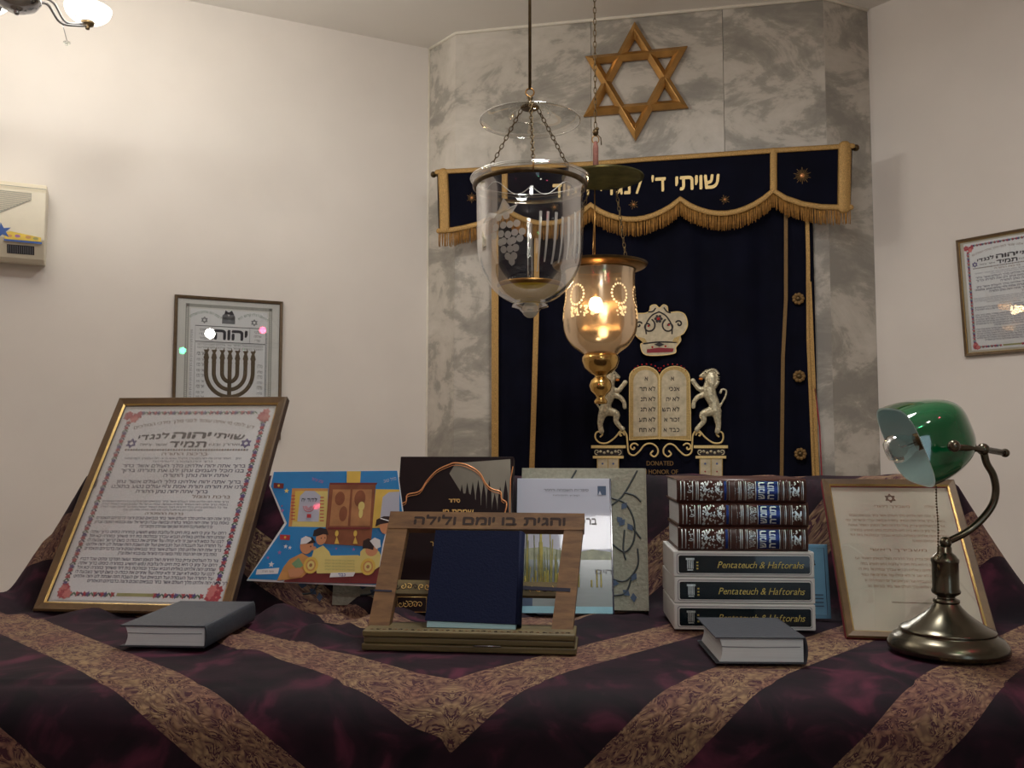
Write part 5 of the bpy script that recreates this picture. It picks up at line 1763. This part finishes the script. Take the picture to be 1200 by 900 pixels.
# ------------------------------------------------------------------ banker lamp
def banker_lamp():
    g = ground(1111, 766)
    c = V3((g.x, g.y, 0.9035))
    t = thing('banker_lamp', c, 'antique bronze desk lamp with green glass shade at the right end of the table', 'lamp')
    mb = MB()
    mb.lathe(c, [(0.0, 0.0), (0.086, 0.0), (0.0915, 0.004), (0.0925, 0.010), (0.090, 0.018), (0.083, 0.027), (0.073, 0.033), (0.0715, 0.036), (0.0735, 0.038), (0.0715, 0.041),
                 (0.060, 0.047), (0.046, 0.057), (0.034, 0.067), (0.025, 0.077), (0.0195, 0.085), (0.018, 0.088)], 'antique', 64)
    mb.V = [(c.x + (v[0] - c.x) * 0.885, c.y + (v[1] - c.y) * 0.885, c.z + (v[2] - c.z) * 0.8) for v in mb.V]
    mb.build('base', t)
    mb = MB()
    mb.lathe(c, [(0.018, 0.086), (0.0195, 0.088), (0.0195, 0.092), (0.014, 0.095), (0.0125, 0.098), (0.017, 0.101), (0.0205, 0.104), (0.0215, 0.108), (0.0195, 0.113), (0.0195, 0.158),
                 (0.0205, 0.160), (0.0205, 0.165), (0.018, 0.168), (0.016, 0.172), (0.012, 0.176), (0.0105, 0.178), (0.0105, 0.186), (0.0085, 0.189), (0.0, 0.189)], 'antique', 40)
    mb.V = [(c.x + (v[0] - c.x) * 0.93, c.y + (v[1] - c.y) * 0.93, c.z + (v[2] - c.z) * 0.8) for v in mb.V]
    mb.build('stem', t)
    # knuckle
    kn = c + V3((0.002, 0, 0.156))
    mb = MB(); mb.ball(kn, 0.0085, 'antique', 14); mb.build('knuckle', t)
    W_ = lambda x, y, Y: at(940 + x / 2.573, 450 + y / 2.573, Y)
    path = bez([tuple(kn), tuple(W_(490, 450, 1.313)), tuple(W_(535, 415, 1.311)), tuple(W_(572, 368, 1.308)), tuple(W_(584, 322, 1.305)), tuple(W_(576, 275, 1.302)), tuple(W_(556, 238, 1.30)), tuple(W_(546, 196, 1.298))], 8)
    mb = MB(); mb.tube(path, 0.0052, 'antique', 12); mb.build('arm', t)
    # crossbar with its knobs
    a0 = W_(462, 190, 1.212); a1 = W_(546, 197, 1.298); a2 = W_(612, 208, 1.325)
    mb = MB()
    mb.tube([a0, a1, a2], [0.0042, 0.0046, 0.0048], 'antique', 12)
    mb.ball(W_(457, 187, 1.208), 0.0085, 'antique', 14)
    mb.ball(a2, 0.0066, 'antique', 12)
    dr = (a2 - a0).normalized()
    mb.ball(a1, 0.009, 'antique', 12)
    mb.build('crossbar', t)
    # shade: rounded trough shell, mouth facing left and down
    A = V3((0.589, 1.435, 1.272)); B = V3((0.630, 1.425, 1.159)); C = V3((0.603, 1.235, 1.146)); D = V3((0.567, 1.245, 1.262))
    sh_ = V3((-0.009, 0, -0.010)); A += sh_; B += sh_; C += sh_; D += sh_
    ctr = (A + B + C + D) / 4
    av = ((A + B) - (C + D)) / 4; bv = ((C + B) - (A + D)) / 4
    nv = av.cross(bv).normalized()
    if nv.x < 0: nv = -nv
    nv *= 0.092
    def spow(x, e): return math.copysign(abs(x) ** e, x)
    def shell(scale, m, inv):
        mb = MB(); vs = []; nj, nk = 14, 48
        for j in range(nj + 1):
            ph = math.pi / 2 * j / nj
            for k in range(nk):
                th = 2 * math.pi * k / nk
                r = math.cos(ph) ** 0.72
                x = spow(math.cos(th), 0.55) * r; y = spow(math.sin(th), 0.55) * r
                z = math.sin(ph) ** 0.95
                vs.append(ctr + av * (x * scale) + bv * (y * scale + 0.18 * z * -1 * 0.6) + nv * (z * scale))
        fs = []
        for j in range(nj):
            for k in range(nk):
                f = (j * nk + k, j * nk + (k + 1) % nk, (j + 1) * nk + (k + 1) % nk, (j + 1) * nk + k)
                fs.append(f[::-1] if inv else f)
        mb.add(vs, fs, m, True)
        return mb
    outer = shell(1.0, 'shadeg', False)
    sd = outer.build('glass_shade', t)
    inner = shell(0.955, 'shadew', True)
    # rim joins the two
    n0 = 48
    rim = MB()
    ring0 = [V3(v) for v in outer.V[:n0]]; ring1 = [V3(v) for v in inner.V[:n0]]
    rim.add(ring0 + ring1, [(k, (k + 1) % n0, n0 + (k + 1) % n0, n0 + k) for k in range(n0)], 'shadew', True)
    b0 = len(inner.V)
    inner.add(ring0 + ring1, [(k, (k + 1) % n0, n0 + (k + 1) % n0, n0 + k) for k in range(n0)], 'shadew', True)
    tagit(inner.build('opal_lining', sd), 'pale blue white opal lining')
    # socket and clear bulb
    nd = nv.normalized()
    s0 = ctr + nd * 0.055; s1 = ctr + nd * 0.018
    mb = MB(); mb.tube([s0 + nd * 0.03, s0, s1], [0.011, 0.013, 0.013], 'brassd', 16); mb.build('socket', t)
    ex = nd.cross(ZV).normalized(); ey = nd.cross(ex)
    mb = MB()
    mb.lathe(s1, [(0.012, 0.0), (0.013, 0.006), (0.019, 0.016), (0.0225, 0.026), (0.021, 0.036), (0.014, 0.044), (0.0, 0.047)], 'clear', 28, basis=(ex, ey, -nd))
    bulb = mb.build('bulb', t)
    mb = MB(); mb.tube([s1, s1 - nd * 0.022 + ex * 0.004, s1 - nd * 0.022 - ex * 0.004, s1 - nd * 0.002], 0.0008, 'chrome', 5)
    mb.build('filament', bulb)
    # pull chain of small beads
    p0 = W_(402, 205, 1.285); p1 = W_(412, 545, 1.300)
    mb = MB(); n = 40
    for i in range(n):
        p = p0.lerp(p1, i / (n - 1)) + V3((0.0008 * math.sin(i * 0.3), 0, 0))
        mb.ball(p, 0.0016, 'brassd', 6)
    mb.tube([p0, p1], 0.0004, 'brassd', 4)
    mb.ball(p1 - V3((0, 0, 0.004)), 0.004, 'brassd', 8, (0.7, 0.7, 1.3))
    mb.build('pull_chain', t)
banker_lamp()

# ------------------------------------------------------------------ hanging lamps
def chain(mb, p, q, m, L=0.016, r=0.0014, wd=0.0045):
    p = V3(p); q = V3(q)
    d = (q - p); n = max(2, int(d.length / (L * 0.78))); dn = d.normalized()
    ref = V3((0, -1, 0)) if abs(dn.y) < 0.8 else V3((1, 0, 0))
    s1 = dn.cross(ref).normalized(); s2 = dn.cross(s1).normalized()
    for i in range(n):
        c = p + d * ((i + 0.5) / n)
        s_ = s1 if i % 2 == 0 else (s1 * 0.3 + s2 * 0.95)
        pts = [c + dn * (L / 2 * math.sin(2 * math.pi * k / 10)) + s_ * (wd * math.cos(2 * math.pi * k / 10)) for k in range(10)]
        mb.tube(pts, r, m, 5, closed=True)

def clear_lamp():
    Y = 2.3
    c = at(621, 212, Y)
    K = Y / FPX                           # metres per pixel here
    Rr = 65 * K
    zb = at(621, 368, Y).z
    t = thing('hanging_glass_lamp', c, 'clear glass bell jar lamp etched with grapes, hanging nearest on three chains', 'hanging lamp')
    H_ = c.z - zb
    zz = lambda py: at(621, py, Y).z
    prof = [(1.06, c.z + 0.004), (1.065, c.z + 0.0), (1.03, c.z - 0.012), (0.985, c.z - 0.03), (0.975, zz(250)), (0.97, zz(280)), (0.95, zz(300)), (0.88, zz(318)), (0.75, zz(333)), (0.56, zz(346)), (0.34, zz(354)), (0.2, zz(357))]
    P_ = [(r * Rr, z - c.z) for r, z in prof]
    mb = MB(); mb.lathe(c, bez(P_, 4), 'clear', 72)
    jar = mb.build('glass_jar', t)
    mb = MB(); mb.tube([c + V3((1.065 * Rr * math.cos(a), 1.065 * Rr * math.sin(a), 0.004)) for a in [2 * math.pi * k / 64 for k in range(64)]], 0.005, 'clear', 8, closed=True)
    mb.build('glass_rim', jar)
    mb = MB()
    z0 = zz(356) - c.z
    mb.lathe(c, [(0.2 * Rr, z0 + 0.004), (0.32 * Rr, z0 - 0.003), (0.33 * Rr, z0 - 0.008), (0.2 * Rr, z0 - 0.014), (0.17 * Rr, z0 - 0.02), (0.10 * Rr, z0 - 0.028), (0.0, z0 - 0.030)], 'clear', 40)
    mb.ball(c + V3((0, 0, z0 - 0.016)), 0.15 * Rr, 'etched', 16)
    mb.build('glass_finial', t)
    mb = MB()
    rz = -0.014
    mb.lathe(c, [(1.045 * Rr, rz + 0.004), (1.055 * Rr, rz + 0.0), (1.05 * Rr, rz - 0.005), (1.02 * Rr, rz - 0.008)], 'brassd', 72)
    hooks = [R(-88), R(152), R(28)]
    for a in hooks:
        p = c + V3((1.055 * Rr * math.cos(a), 1.055 * Rr * math.sin(a), rz))
        d = V3((math.cos(a), math.sin(a), 0))
        mb.tube([p - ZV * 0.006, p + d * 0.006, p + d * 0.007 + ZV * 0.012, p + d * 0.001 + ZV * 0.018, p - d * 0.003 + ZV * 0.010], 0.0018, 'brass', 6)
    mb.build('brass_ring', t)
    # inside: oil bowl and brass disc
    mb = MB()
    rb = 0.60 * Rr; zd = zz(333) - c.z
    mb.lathe(c, [(0.0, zd + 0.001), (rb, zd + 0.001), (rb * 1.02, zd - 0.003), (rb * 0.98, zd - 0.010), (0, zd - 0.010)], 'brass', 40)
    mb.build('oil_tray', t)
    mb = MB(); mb.lathe(c, [(rb * 0.97, zd - 0.011), (rb * 0.88, zd - 0.020), (rb * 0.62, zd - 0.032), (rb * 0.4, zd - 0.040), (0.0, zd - 0.043)], 'water', 40)
    mb.build('oil', t)
    mb = MB()
    mb.tube([c + V3((0, 0, zd)), c + V3((0, 0, zz(262) - c.z))], 0.007, 'clear', 14)
    mb.build('inner_glass_tube', t)
    # etching on the outside
    bz = bez(P_, 4)
    def rad(z):
        for (r0, z0_), (r1, z1_) in zip(bz, bz[1:]):
            if z1_ <= z <= z0_ or z0_ <= z <= z1_:
                f = 0 if z1_ == z0_ else (z - z0_) / (z1_ - z0_)
                return r0 + (r1 - r0) * f
        return Rr * 0.9
    class Jar:
        n = V3((0, -1, 0))
        def P(s, a, b, cc=0.0):          # a in metres from the middle, b height above rim (negative)
            r = rad(b) + cc + 0.0006
            th = -math.pi / 2 + a / (0.97 * Rr)
            return c + V3((r * math.cos(th), r * math.sin(th), b))
    J = Jar()
    mb = MB()
    JX = lambda px: math.asin(max(-0.98, min(0.98, (px - 621) * K / (0.97 * Rr)))) * 0.97 * Rr
    # crop coordinates: x/3+540, y/3+180
    def spot(px, py, r, m='etched'):
        a = JX(px); b = zz(py) - c.z; n = 12
        mb.add([J.P(a + r * math.cos(2 * math.pi * k / n), b + r * math.sin(2 * math.pi * k / n), 0.0004) for k in range(n)], [tuple(range(n))], m)
    for x, y in ((135, 265), (160, 262), (125, 295), (150, 292), (172, 292), (195, 290), (118, 322), (142, 320), (165, 325), (188, 320), (213, 318), (150, 345), (172, 348), (182, 345), (205, 340), (140, 348),
                 (148, 372), (170, 372), (190, 370), (160, 395), (182, 395), (172, 412)):
        spot(540 + x / 3, 180 + y / 3, 4.2 * K)
    for pts in ([(80, 270), (100, 240), (130, 250), (150, 200), (175, 235), (200, 225), (180, 255), (120, 262)],):
        mb.add([J.P(JX(540 + x / 3), zz(180 + y / 3) - c.z, 0.0004) for x, y in pts], [tuple(range(len(pts)))], 'etched')
    for x0, y0, x1, y1, w_ in ((275, 250, 268, 445, 9), (300, 250, 292, 415, 9), (328, 250, 320, 420, 10), (350, 262, 345, 415, 8), (372, 258, 372, 400, 9), (395, 235, 395, 385, 8), (412, 230, 412, 370, 6), (240, 300, 240, 400, 5)):
        n = 10; vs = []
        for k in range(n + 1):
            f = k / n
            x = 540 + (x0 + (x1 - x0) * f) / 3; py = 180 + (y0 + (y1 - y0) * f) / 3
            wv = w_ / 6 * (1 - 0.3 * f)
            vs += [J.P(JX(x - wv), zz(py) - c.z, 0.0004), J.P(JX(x + wv), zz(py) - c.z, 0.0004)]
        mb.add(vs, [(2 * k, 2 * k + 1, 2 * k + 3, 2 * k + 2) for k in range(n)], 'etched')
    for sx in (-1, 1):
        pts = [J.P(sx * Rr * 0.97 * 0.9 * f, -0.055 - 0.02 * math.sin(f * 6), 0.0005) for f in [k / 30 for k in range(31)]]
        mb.tube(pts, 0.0009, 'etched', 5)
    mb.build('etched_decoration', jar)
    # chains, cap, lid and rod
    cap = at(621, 126, Y)
    mb = MB()
    for i, a in enumerate(hooks):
        p = c + V3((1.06 * Rr * math.cos(a), 1.06 * Rr * math.sin(a), 0.004))
        mb = MB()
        chain(mb, cap + V3((0.025 * math.cos(a), 0.025 * math.sin(a), 0)), p, 'brassd')
        mb.build('chain', t)
    mb = MB(); mb.lathe(cap, [(0.0, -0.004), (0.022, -0.004), (0.026, -0.001), (0.022, 0.004), (0.010, 0.008), (0.006, 0.020), (0.009, 0.026), (0.004, 0.030), (0, 0.03)], 'brassd', 28)
    mb.tube([cap + V3((0.011 * math.cos(k * math.pi / 8), 0, 0.041 + 0.011 * math.sin(k * math.pi / 8))) for k in range(16)], 0.0022, 'brass', 6, closed=True)
    mb.build('cap', t)
    lid = at(621, 141, Y)
    mb = MB()
    Lr = 60 * K
    mb.lathe(V3((cap.x, cap.y, 0)), bez([(Lr, lid.z - 0.002), (Lr * 0.9, lid.z + 0.004), (Lr * 0.6, lid.z + 0.012), (Lr * 0.35, lid.z + 0.021), (Lr * 0.18, cap.z + 0.008), (0.008, cap.z + 0.016)], 4), 'lidglass', 64)
    mb.tube([V3((cap.x + Lr * math.cos(a), cap.y + Lr * math.sin(a), lid.z - 0.002)) for a in [2 * math.pi * k / 56 for k in range(56)]], 0.0022, 'clear', 6, closed=True)
    mb.tube([V3((cap.x + Lr * 0.4 * math.cos(a), cap.y + Lr * 0.4 * math.sin(a), lid.z + 0.012)) for a in [2 * math.pi * k / 40 for k in range(40)]], 0.0012, 'lidglass', 6, closed=True)
    mb.build('glass_lid', t)
    mb = MB(); top = V3((cap.x, cap.y, HC))
    mb.tube([cap + V3((0, 0, 0.05)), top], 0.0042, 'brassd', 8)
    mb.build('suspension_rod', t)
    mb = MB(); mb.lathe(top - V3((0, 0, 0.03)), [(0.006, 0.0), (0.03, 0.012), (0.04, 0.03)], 'brassd', 24); mb.build('ceiling_rose', t)
clear_lamp()

def gold_lamp():
    Y = 3.0
    K = Y / FPX
    c = at(703, 314, Y)
    t = thing('hanging_brass_lamp', c, 'lit amber brass-bottomed hanging lamp under a tarnished disc, behind the clear jar lamp', 'hanging lamp')
    zz = lambda py: at(703, py, Y).z - c.z
    Rr = 43.5 * K
    P_ = [(1.30, 0.012), (1.26, 0.004), (1.10, -0.004), (0.96, -0.012), (0.94, zz(335)), (0.96, zz(350)), (1.0, zz(368)), (1.0, zz(382)), (0.93, zz(394)), (0.76, zz(405)), (0.55, zz(412)), (0.44, zz(416))]
    P_ = [(r * Rr, z) for r, z in P_]
    bz = bez(P_, 4)
    mb = MB(); mb.lathe(c, bz[12:], 'amber', 64); jar = mb.build('amber_glass_bowl', t)
    mb = MB(); mb.lathe(c, bz[:13], 'brassd', 64); mb.lathe(c, [(r - 0.002, z - 0.002) for r, z in bz[:13]], 'brass', 64)
    mb.build('flared_rim', t)
    mb = MB()
    pr = [(0.46, 416), (0.50, 419), (0.50, 423), (0.44, 431), (0.30, 437), (0.16, 440), (0.16, 442), (0.27, 446), (0.31, 452), (0.27, 458), (0.15, 463), (0.11, 466), (0.18, 470), (0.17, 473), (0.0, 474)]
    mb.lathe(c, [(r * Rr, zz(y)) for r, y in pr], 'goldmet', 40)
    mb.build('turned_finial', t)
    def rad(z):
        for (r0, z0_), (r1, z1_) in zip(bz, bz[1:]):
            if min(z0_, z1_) <= z <= max(z0_, z1_) and z0_ != z1_:
                return r0 + (r1 - r0) * (z - z0_) / (z1_ - z0_)
        return Rr
    mb = MB()
    rnd = random.Random(11)
    def spot(a, b, r):
        th = -math.pi / 2 + a / Rr; n = 8
        vs = []
        for k in range(n):
            aa = th + r / Rr * math.cos(2 * math.pi * k / n); zb = b + r * math.sin(2 * math.pi * k / n)
            rr = rad(zb) + 0.0008
            vs.append(c + V3((rr * math.cos(aa), rr * math.sin(aa), zb)))
        mb.add(vs, [tuple(range(n))], 'sparkle')
    zc = zz(350)
    for cx in (-0.10, -0.045, 0.058, 0.16, 0.25, -0.2):
        for k in range(18):
            an = 2 * math.pi * k / 18
            if abs(cx) > 0.05: spot(cx + 0.030 * math.cos(an), zc + 0.034 * math.sin(an), 0.0042)
        for k in range(26):
            spot(cx + rnd.uniform(-0.022, 0.022), zc - 0.055 + rnd.uniform(-0.018, 0.014), rnd.uniform(0.0028, 0.0046))
    mb.build('cut_decoration', jar)
    # bulb inside
    bp = at(698, 357, Y - 0.02)
    mb = MB(); mb.ball(bp, 0.023, 'bulb', 18, (1, 1, 1.25)); mb.tube([bp + ZV * 0.02, bp + ZV * 0.055], 0.012, 'brassd', 12)
    mb.build('lit_bulb', t)
    point('jar_lamp_light', bp - V3((0, 0.03, 0.0)), JAR_POWER, (1.0, 0.78, 0.5), 0.02)
    # lid disc
    ld = V3((c.x + 0.012, c.y, at(708, 208, Y).z))
    mb = MB(); Lr = 49 * K
    mb.lathe(ld, [(0.0, 0.014), (Lr * 0.3, 0.012), (Lr * 0.9, 0.003), (Lr, 0.0), (Lr, -0.003), (Lr * 0.85, -0.001), (0.0, 0.006)], 'tarn', 56)
    mb.build('disc_cover', t)
    top = V3((ld.x - 0.02, ld.y, 0))
    tp = V3((ld.x - 0.024, ld.y, at(700, 170, Y).z))
    mb = MB()
    mb.tube([V3((tp.x, tp.y, ld.z + 0.01)), tp - ZV * 0.01, tp + ZV * 0.012], [0.010, 0.010, 0.006], 'tassel', 10)
    mb.build('cord_wrap', t)
    knot = V3((tp.x, tp.y, at(700, 155, Y).z))
    mb = MB()
    mb.ball(knot, 0.011, 'brassd', 12, (1, 1, 1.2)); mb.ball(knot + V3((0.006, 0, 0.012)), 0.007, 'brassd', 8)
    mb.tube([knot + V3((0.012 * math.cos(k * math.pi / 6), 0, -0.026 + 0.014 * math.sin(k * math.pi / 6))) for k in range(12)], 0.002, 'brass', 5, closed=True)
    mb.tube([knot, knot + V3((0.018, 0, -0.02)), knot + V3((0.02, 0, -0.045))], 0.002, 'brassd', 5)
    mb.build('hook', t)
    mb = MB()
    chain(mb, knot + ZV * 0.015, V3((knot.x, knot.y, HC)), 'brassd', 0.026, 0.0016, 0.0045)
    mb.build('ceiling_chain', t)
    for p0, p1 in (((697, 222), (697, 308)), ((722, 221), (734, 306)), ((690, 224), (664, 308))):
        a = at(p0[0], p0[1], Y + (0.05 if p0[0] == 690 else -0.03)); b_ = at(p1[0], p1[1], Y + (0.06 if p0[0] == 690 else -0.05))
        mb = MB()
        if p0[0] == 697: mb.tube([a, b_], 0.0022, 'brass', 6); mb.tube([a + V3((-.004, 0, -.1)), b_ + V3((-.006, 0, .03)), b_], 0.0014, 'brass', 6)
        else: chain(mb, a, b_, 'brassd', 0.020, 0.0016, 0.0045)
        mb.build('chain', t)
gold_lamp()

# ------------------------------------------------------------------ chandelier, top left
def chandelier():
    Y = 2.5
    K = Y / FPX
    hub = at(20, 0, Y)
    t = thing('chandelier', hub, 'silvery chandelier with glowing glass cups and crystal drops in the upper left corner', 'chandelier')
    mb = MB()
    mb.lathe(hub, [(0.0, -0.045), (0.006, -0.044), (0.008, -0.038), (0.006, -0.034), (0.03, -0.030), (0.052, -0.018), (0.064, 0.0), (0.064, 0.01), (0.05, 0.02), (0.02, 0.028), (0.012, 0.05), (0.018, 0.09), (0.010, 0.13), (0.006, 0.16)], 'chrome', 40)
    mb.build('hub', t)
    mb = MB(); mb.tube([hub + ZV * 0.15, V3((hub.x, hub.y, HC))], 0.006, 'chrome', 8); mb.build('suspension_rod', t)
    mb = MB(); mb.lathe(V3((hub.x, hub.y, HC - 0.04)), [(0.008, 0.0), (0.045, 0.015), (0.06, 0.04)], 'chrome', 28); mb.build('ceiling_rose', t)
    La = 104 * K
    for i in range(5):
        a = R(-4 + 72 * i)
        d = V3((math.cos(a), math.sin(a), 0))
        tip = hub + d * La + ZV * 0.058
        mb = MB()
        mb.tube([V3(p) for p in bez([tuple(hub + d * 0.05 + ZV * 0.01), tuple(hub + d * 0.10 + ZV * 0.035), tuple(hub + d * 0.15 + ZV * 0.0), tuple(hub + d * (La - 0.03) + ZV * 0.022), tuple(tip - ZV * 0.022)], 6)], 0.004, 'chrome', 8)
        mb.tube([V3(p) for p in bez([tuple(hub + d * 0.05 + ZV * 0.04), tuple(hub + d * 0.12 + ZV * 0.05), tuple(hub + d * 0.17 + ZV * 0.01), tuple(tip - ZV * 0.012)], 6)], 0.0035, 'chrome', 8)
        arm = mb.build('arm', t)
        mb = MB()
        mb.lathe(tip, [(0.0, -0.036), (0.006, -0.034), (0.007, -0.028), (0.005, -0.026), (0.018, -0.020), (0.021, -0.010), (0.012, -0.006), (0, -0.006)], 'brassd', 20)
        mb.build('candle_cap', arm)
        mb = MB()
        mb.lathe(tip, bez([(0.012, -0.012), (0.040, -0.006), (0.062, 0.012), (0.070, 0.034)], 4), 'cupglow', 36)
        mb.build('glass_cup', arm)
        mb = MB(); mb.ball(tip + ZV * 0.03, 0.016, 'bulb', 14, (1, 1, 1.4)); mb.build('lit_bulb', arm)
        pl_ = point('chandelier_light', tip + ZV * 0.06, CHAND_POWER, (1.0, 0.96, 0.89), 0.03)
        mb = MB()
        q0 = hub + d * (La * 0.62) + ZV * 0.006; q1 = q0 - ZV * 0.052 + d * 0.02
        mb.tube([q0, q1], 0.0011, 'chrome', 5)
        for k in range(6):
            an = k * math.pi / 3
            mb.ball(q1 + V3((0.007 * math.cos(an), 0.007 * math.sin(an), -0.006)), 0.0045, 'clear', 6)
        mb.ball(q1 - ZV * 0.012, 0.005, 'clear', 6, (0.8, 0.8, 1.4))
        mb.build('crystal_drop', arm)
chandelier()

# ------------------------------------------------------------------ air conditioner on the left wall
def aircon():
    D = 0.17
    tr = LW.loc(56, 214, D); br = LW.loc(52, 290, D); bb = LW.loc(46, 309, 0.10)
    a1 = (tr[0]); zt = tr[1]; H = tr[1] - bb[1]; zb = bb[1]
    W = 0.82
    t = thing('air_conditioner', LW.P(a1 - W / 2, zb, 0), 'ivory wall air conditioner with blue star sticker mounted on the left wall', 'air conditioner')
    side = Plane(LW.P(a1, zb, 0), LW.n, ZV)          # x out of the wall, y up
    prof = [(0.0, 0.01), (0.10, 0.0), (0.125, 0.012), (D - 0.012, H * 0.19), (D, H * 0.26), (D - 0.004, H * 0.86), (D - 0.03, H * 0.985), (D - 0.05, H), (0.0, H)]
    mb = MB()
    n = len(prof)
    for off, nm in ((0, 0),):
        vs = [LW.P(a1 - 0.004, zb + y, x) for x, y in prof] + [LW.P(a1 - W, zb + y, x) for x, y in prof]
        fs = [(i, n + i, n + (i + 1) % n, (i + 1) % n) for i in range(n)] + [tuple(range(n)), tuple(range(2 * n - 1, n - 1, -1))]
        mb.add(vs, fs, 'acwhite')
    mb.build('body', t, bevel=0.005, segs=3)
    fp = Plane(LW.P(a1 - W, zb, D), LW.u, LW.v)      # front plane; local a from left end
    q = lambda x, y: tuple(p for p in fp.loc(x / 5.625, 180 + y / 5.625, 0.0))
    fr = lambda a: (a[0], a[1])
    mb = MB()
    p = [q(-400, 200), q(0, 240), q(208, 262), q(206, 306), q(0, 390), q(-400, 540)]
    mb.poly(fp, p, 0.0012, 'acgrey', depth=0.001)
    zlo = min(x[1] for x in p); zhi = max(x[1] for x in p)
    (ax, az), (bx, bz_) = q(206, 306), q(-400, 540)
    for k in range(40):
        z = az + (zhi - az) * -0.0 + k * 0.006 - 0.13
        if z > q(208, 262)[1]: continue
        right = ax if z > az else ax + (bx - ax) * ((z - az) / (bz_ - az))
        mb.pbox(fp, 0.02, right - 0.002, z, z + 0.0022, 0.001, 0.0035, 'acwhite')
    mb.build('grille', t)
    mb = MB()
    l0 = q(-400, 190); l1 = q(318, 238)
    mb.pbox(fp, 0.0, W - 0.004, (q(318, 240)[1] + q(0, 205)[1]) / 2, (q(318, 240)[1] + q(0, 205)[1]) / 2 + 0.002, -0.004, 0.0012, 'acgrey')
    mb.build('panel_seam', t)
    mb = MB()
    mb.poly(fp, [q(30, 520), q(70, 512), q(272, 555), q(270, 582), q(30, 562)], 0.0022, 'styel', depth=0.0008)
    mb.poly(fp, [q(26, 562), q(278, 586), q(276, 598), q(26, 574)], 0.0024, 'stblue', depth=0.0008)
    for x_, y_, m_ in ((62, 542, 'shirto'), (116, 544, 'mauve'), (186, 552, 'shirto'), (236, 562, 'olive')):
        pp = q(x_, y_); mb.disc(fp, pp[0], pp[1], 0.010, 0.0024, m_, 10, 0.006)
    s0 = q(14, 510); mb.poly(fp, star2d(s0[0], s0[1], 0.034, 0.013, 5, 100), 0.0032, 'stblue', depth=0.001)
    mb.build('sticker', t)
    # sloping lower face: display slot and louvre
    o = LW.P(a1 - W, zb + 0.012, 0.125); o2 = LW.P(a1 - W, zb + H * 0.19, D - 0.012)
    lp = Plane(o, LW.u, o2 - o)
    mb = MB()
    L2 = (o2 - o).length
    mb.pbox(lp, W - 0.135, W - 0.040, L2 * 0.30, L2 * 0.95, -0.001, 0.001, 'acdark')
    for k in range(12):
        mb.pbox(lp, W - 0.131 + 0.0075 * k, W - 0.128 + 0.0075 * k, L2 * 0.35, L2 * 0.9, 0.001, 0.003, 'inkgr')
    mb.build('display_slot', t)
    mb = MB()
    mb.pbox(lp, 0.03, W - 0.19, L2 * 0.15, L2 * 1.0, -0.001, 0.001, 'acdark')
    mb.pbox(lp, 0.03, W - 0.19, L2 * 0.35, L2 * 0.45, 0.001, 0.006, 'acwhite')
    mb.build('louvre', t)
aircon()

# ------------------------------------------------------------------ small coloured lamps added out of view, to be mirrored in picture glass and board
def mirror_point(pl, px, py, c, dist):
    d = ray(px, py).normalized()
    o = pl.o + pl.n * c
    s = (o - EYE).dot(pl.n) / d.dot(pl.n)
    p = EYE + d * s
    rd = d - pl.n * (2 * d.dot(pl.n))
    return p + rd * dist
for nm, px, py, m, lab in (('reflection_lamp', 308, 387, 'redled', 'small round red lamp added out of view for its reflection'), ('reflection_lamp', 214, 411, 'greenled', 'small round green lamp added out of view for its reflection'), ('reflection_lamp', 246, 391, 'whiteled', 'small round white lamp added out of view for its reflection')):
    p = mirror_point(LW, px, py, 0.0165, 4.2)
    mb = MB()
    t = thing(nm, p, lab, 'lamp', None)
    mb.ball(p, 0.030 if m != 'whiteled' else 0.045, m, 16); mb.build('lit_globe', t)
    mb = MB(); mb.tube([p + ZV * 0.035, V3((p.x, p.y, HC))], 0.003, 'cord', 6); mb.build('cord', t)

p = mirror_point(BPL, 400, 583, 0.0, 3.2)  # unseen red tube, added and shaped for a streak on the blue board
t = thing('reflection_tube', p, 'slim red tube lamp added out of view for a streak on the board', 'lamp')
mb = MB(); mb.tube([p + V3((-0.16, 0, -0.05)), p + V3((0.16, 0, 0.05))], 0.012, 'redled', 12); mb.build('lit_tube', t)
mb = MB(); mb.tube([p, V3((p.x, p.y, HC))], 0.003, 'cord', 6); mb.build('cord', t)
print('tube', p)
bpy.data.objects.remove(_fo)
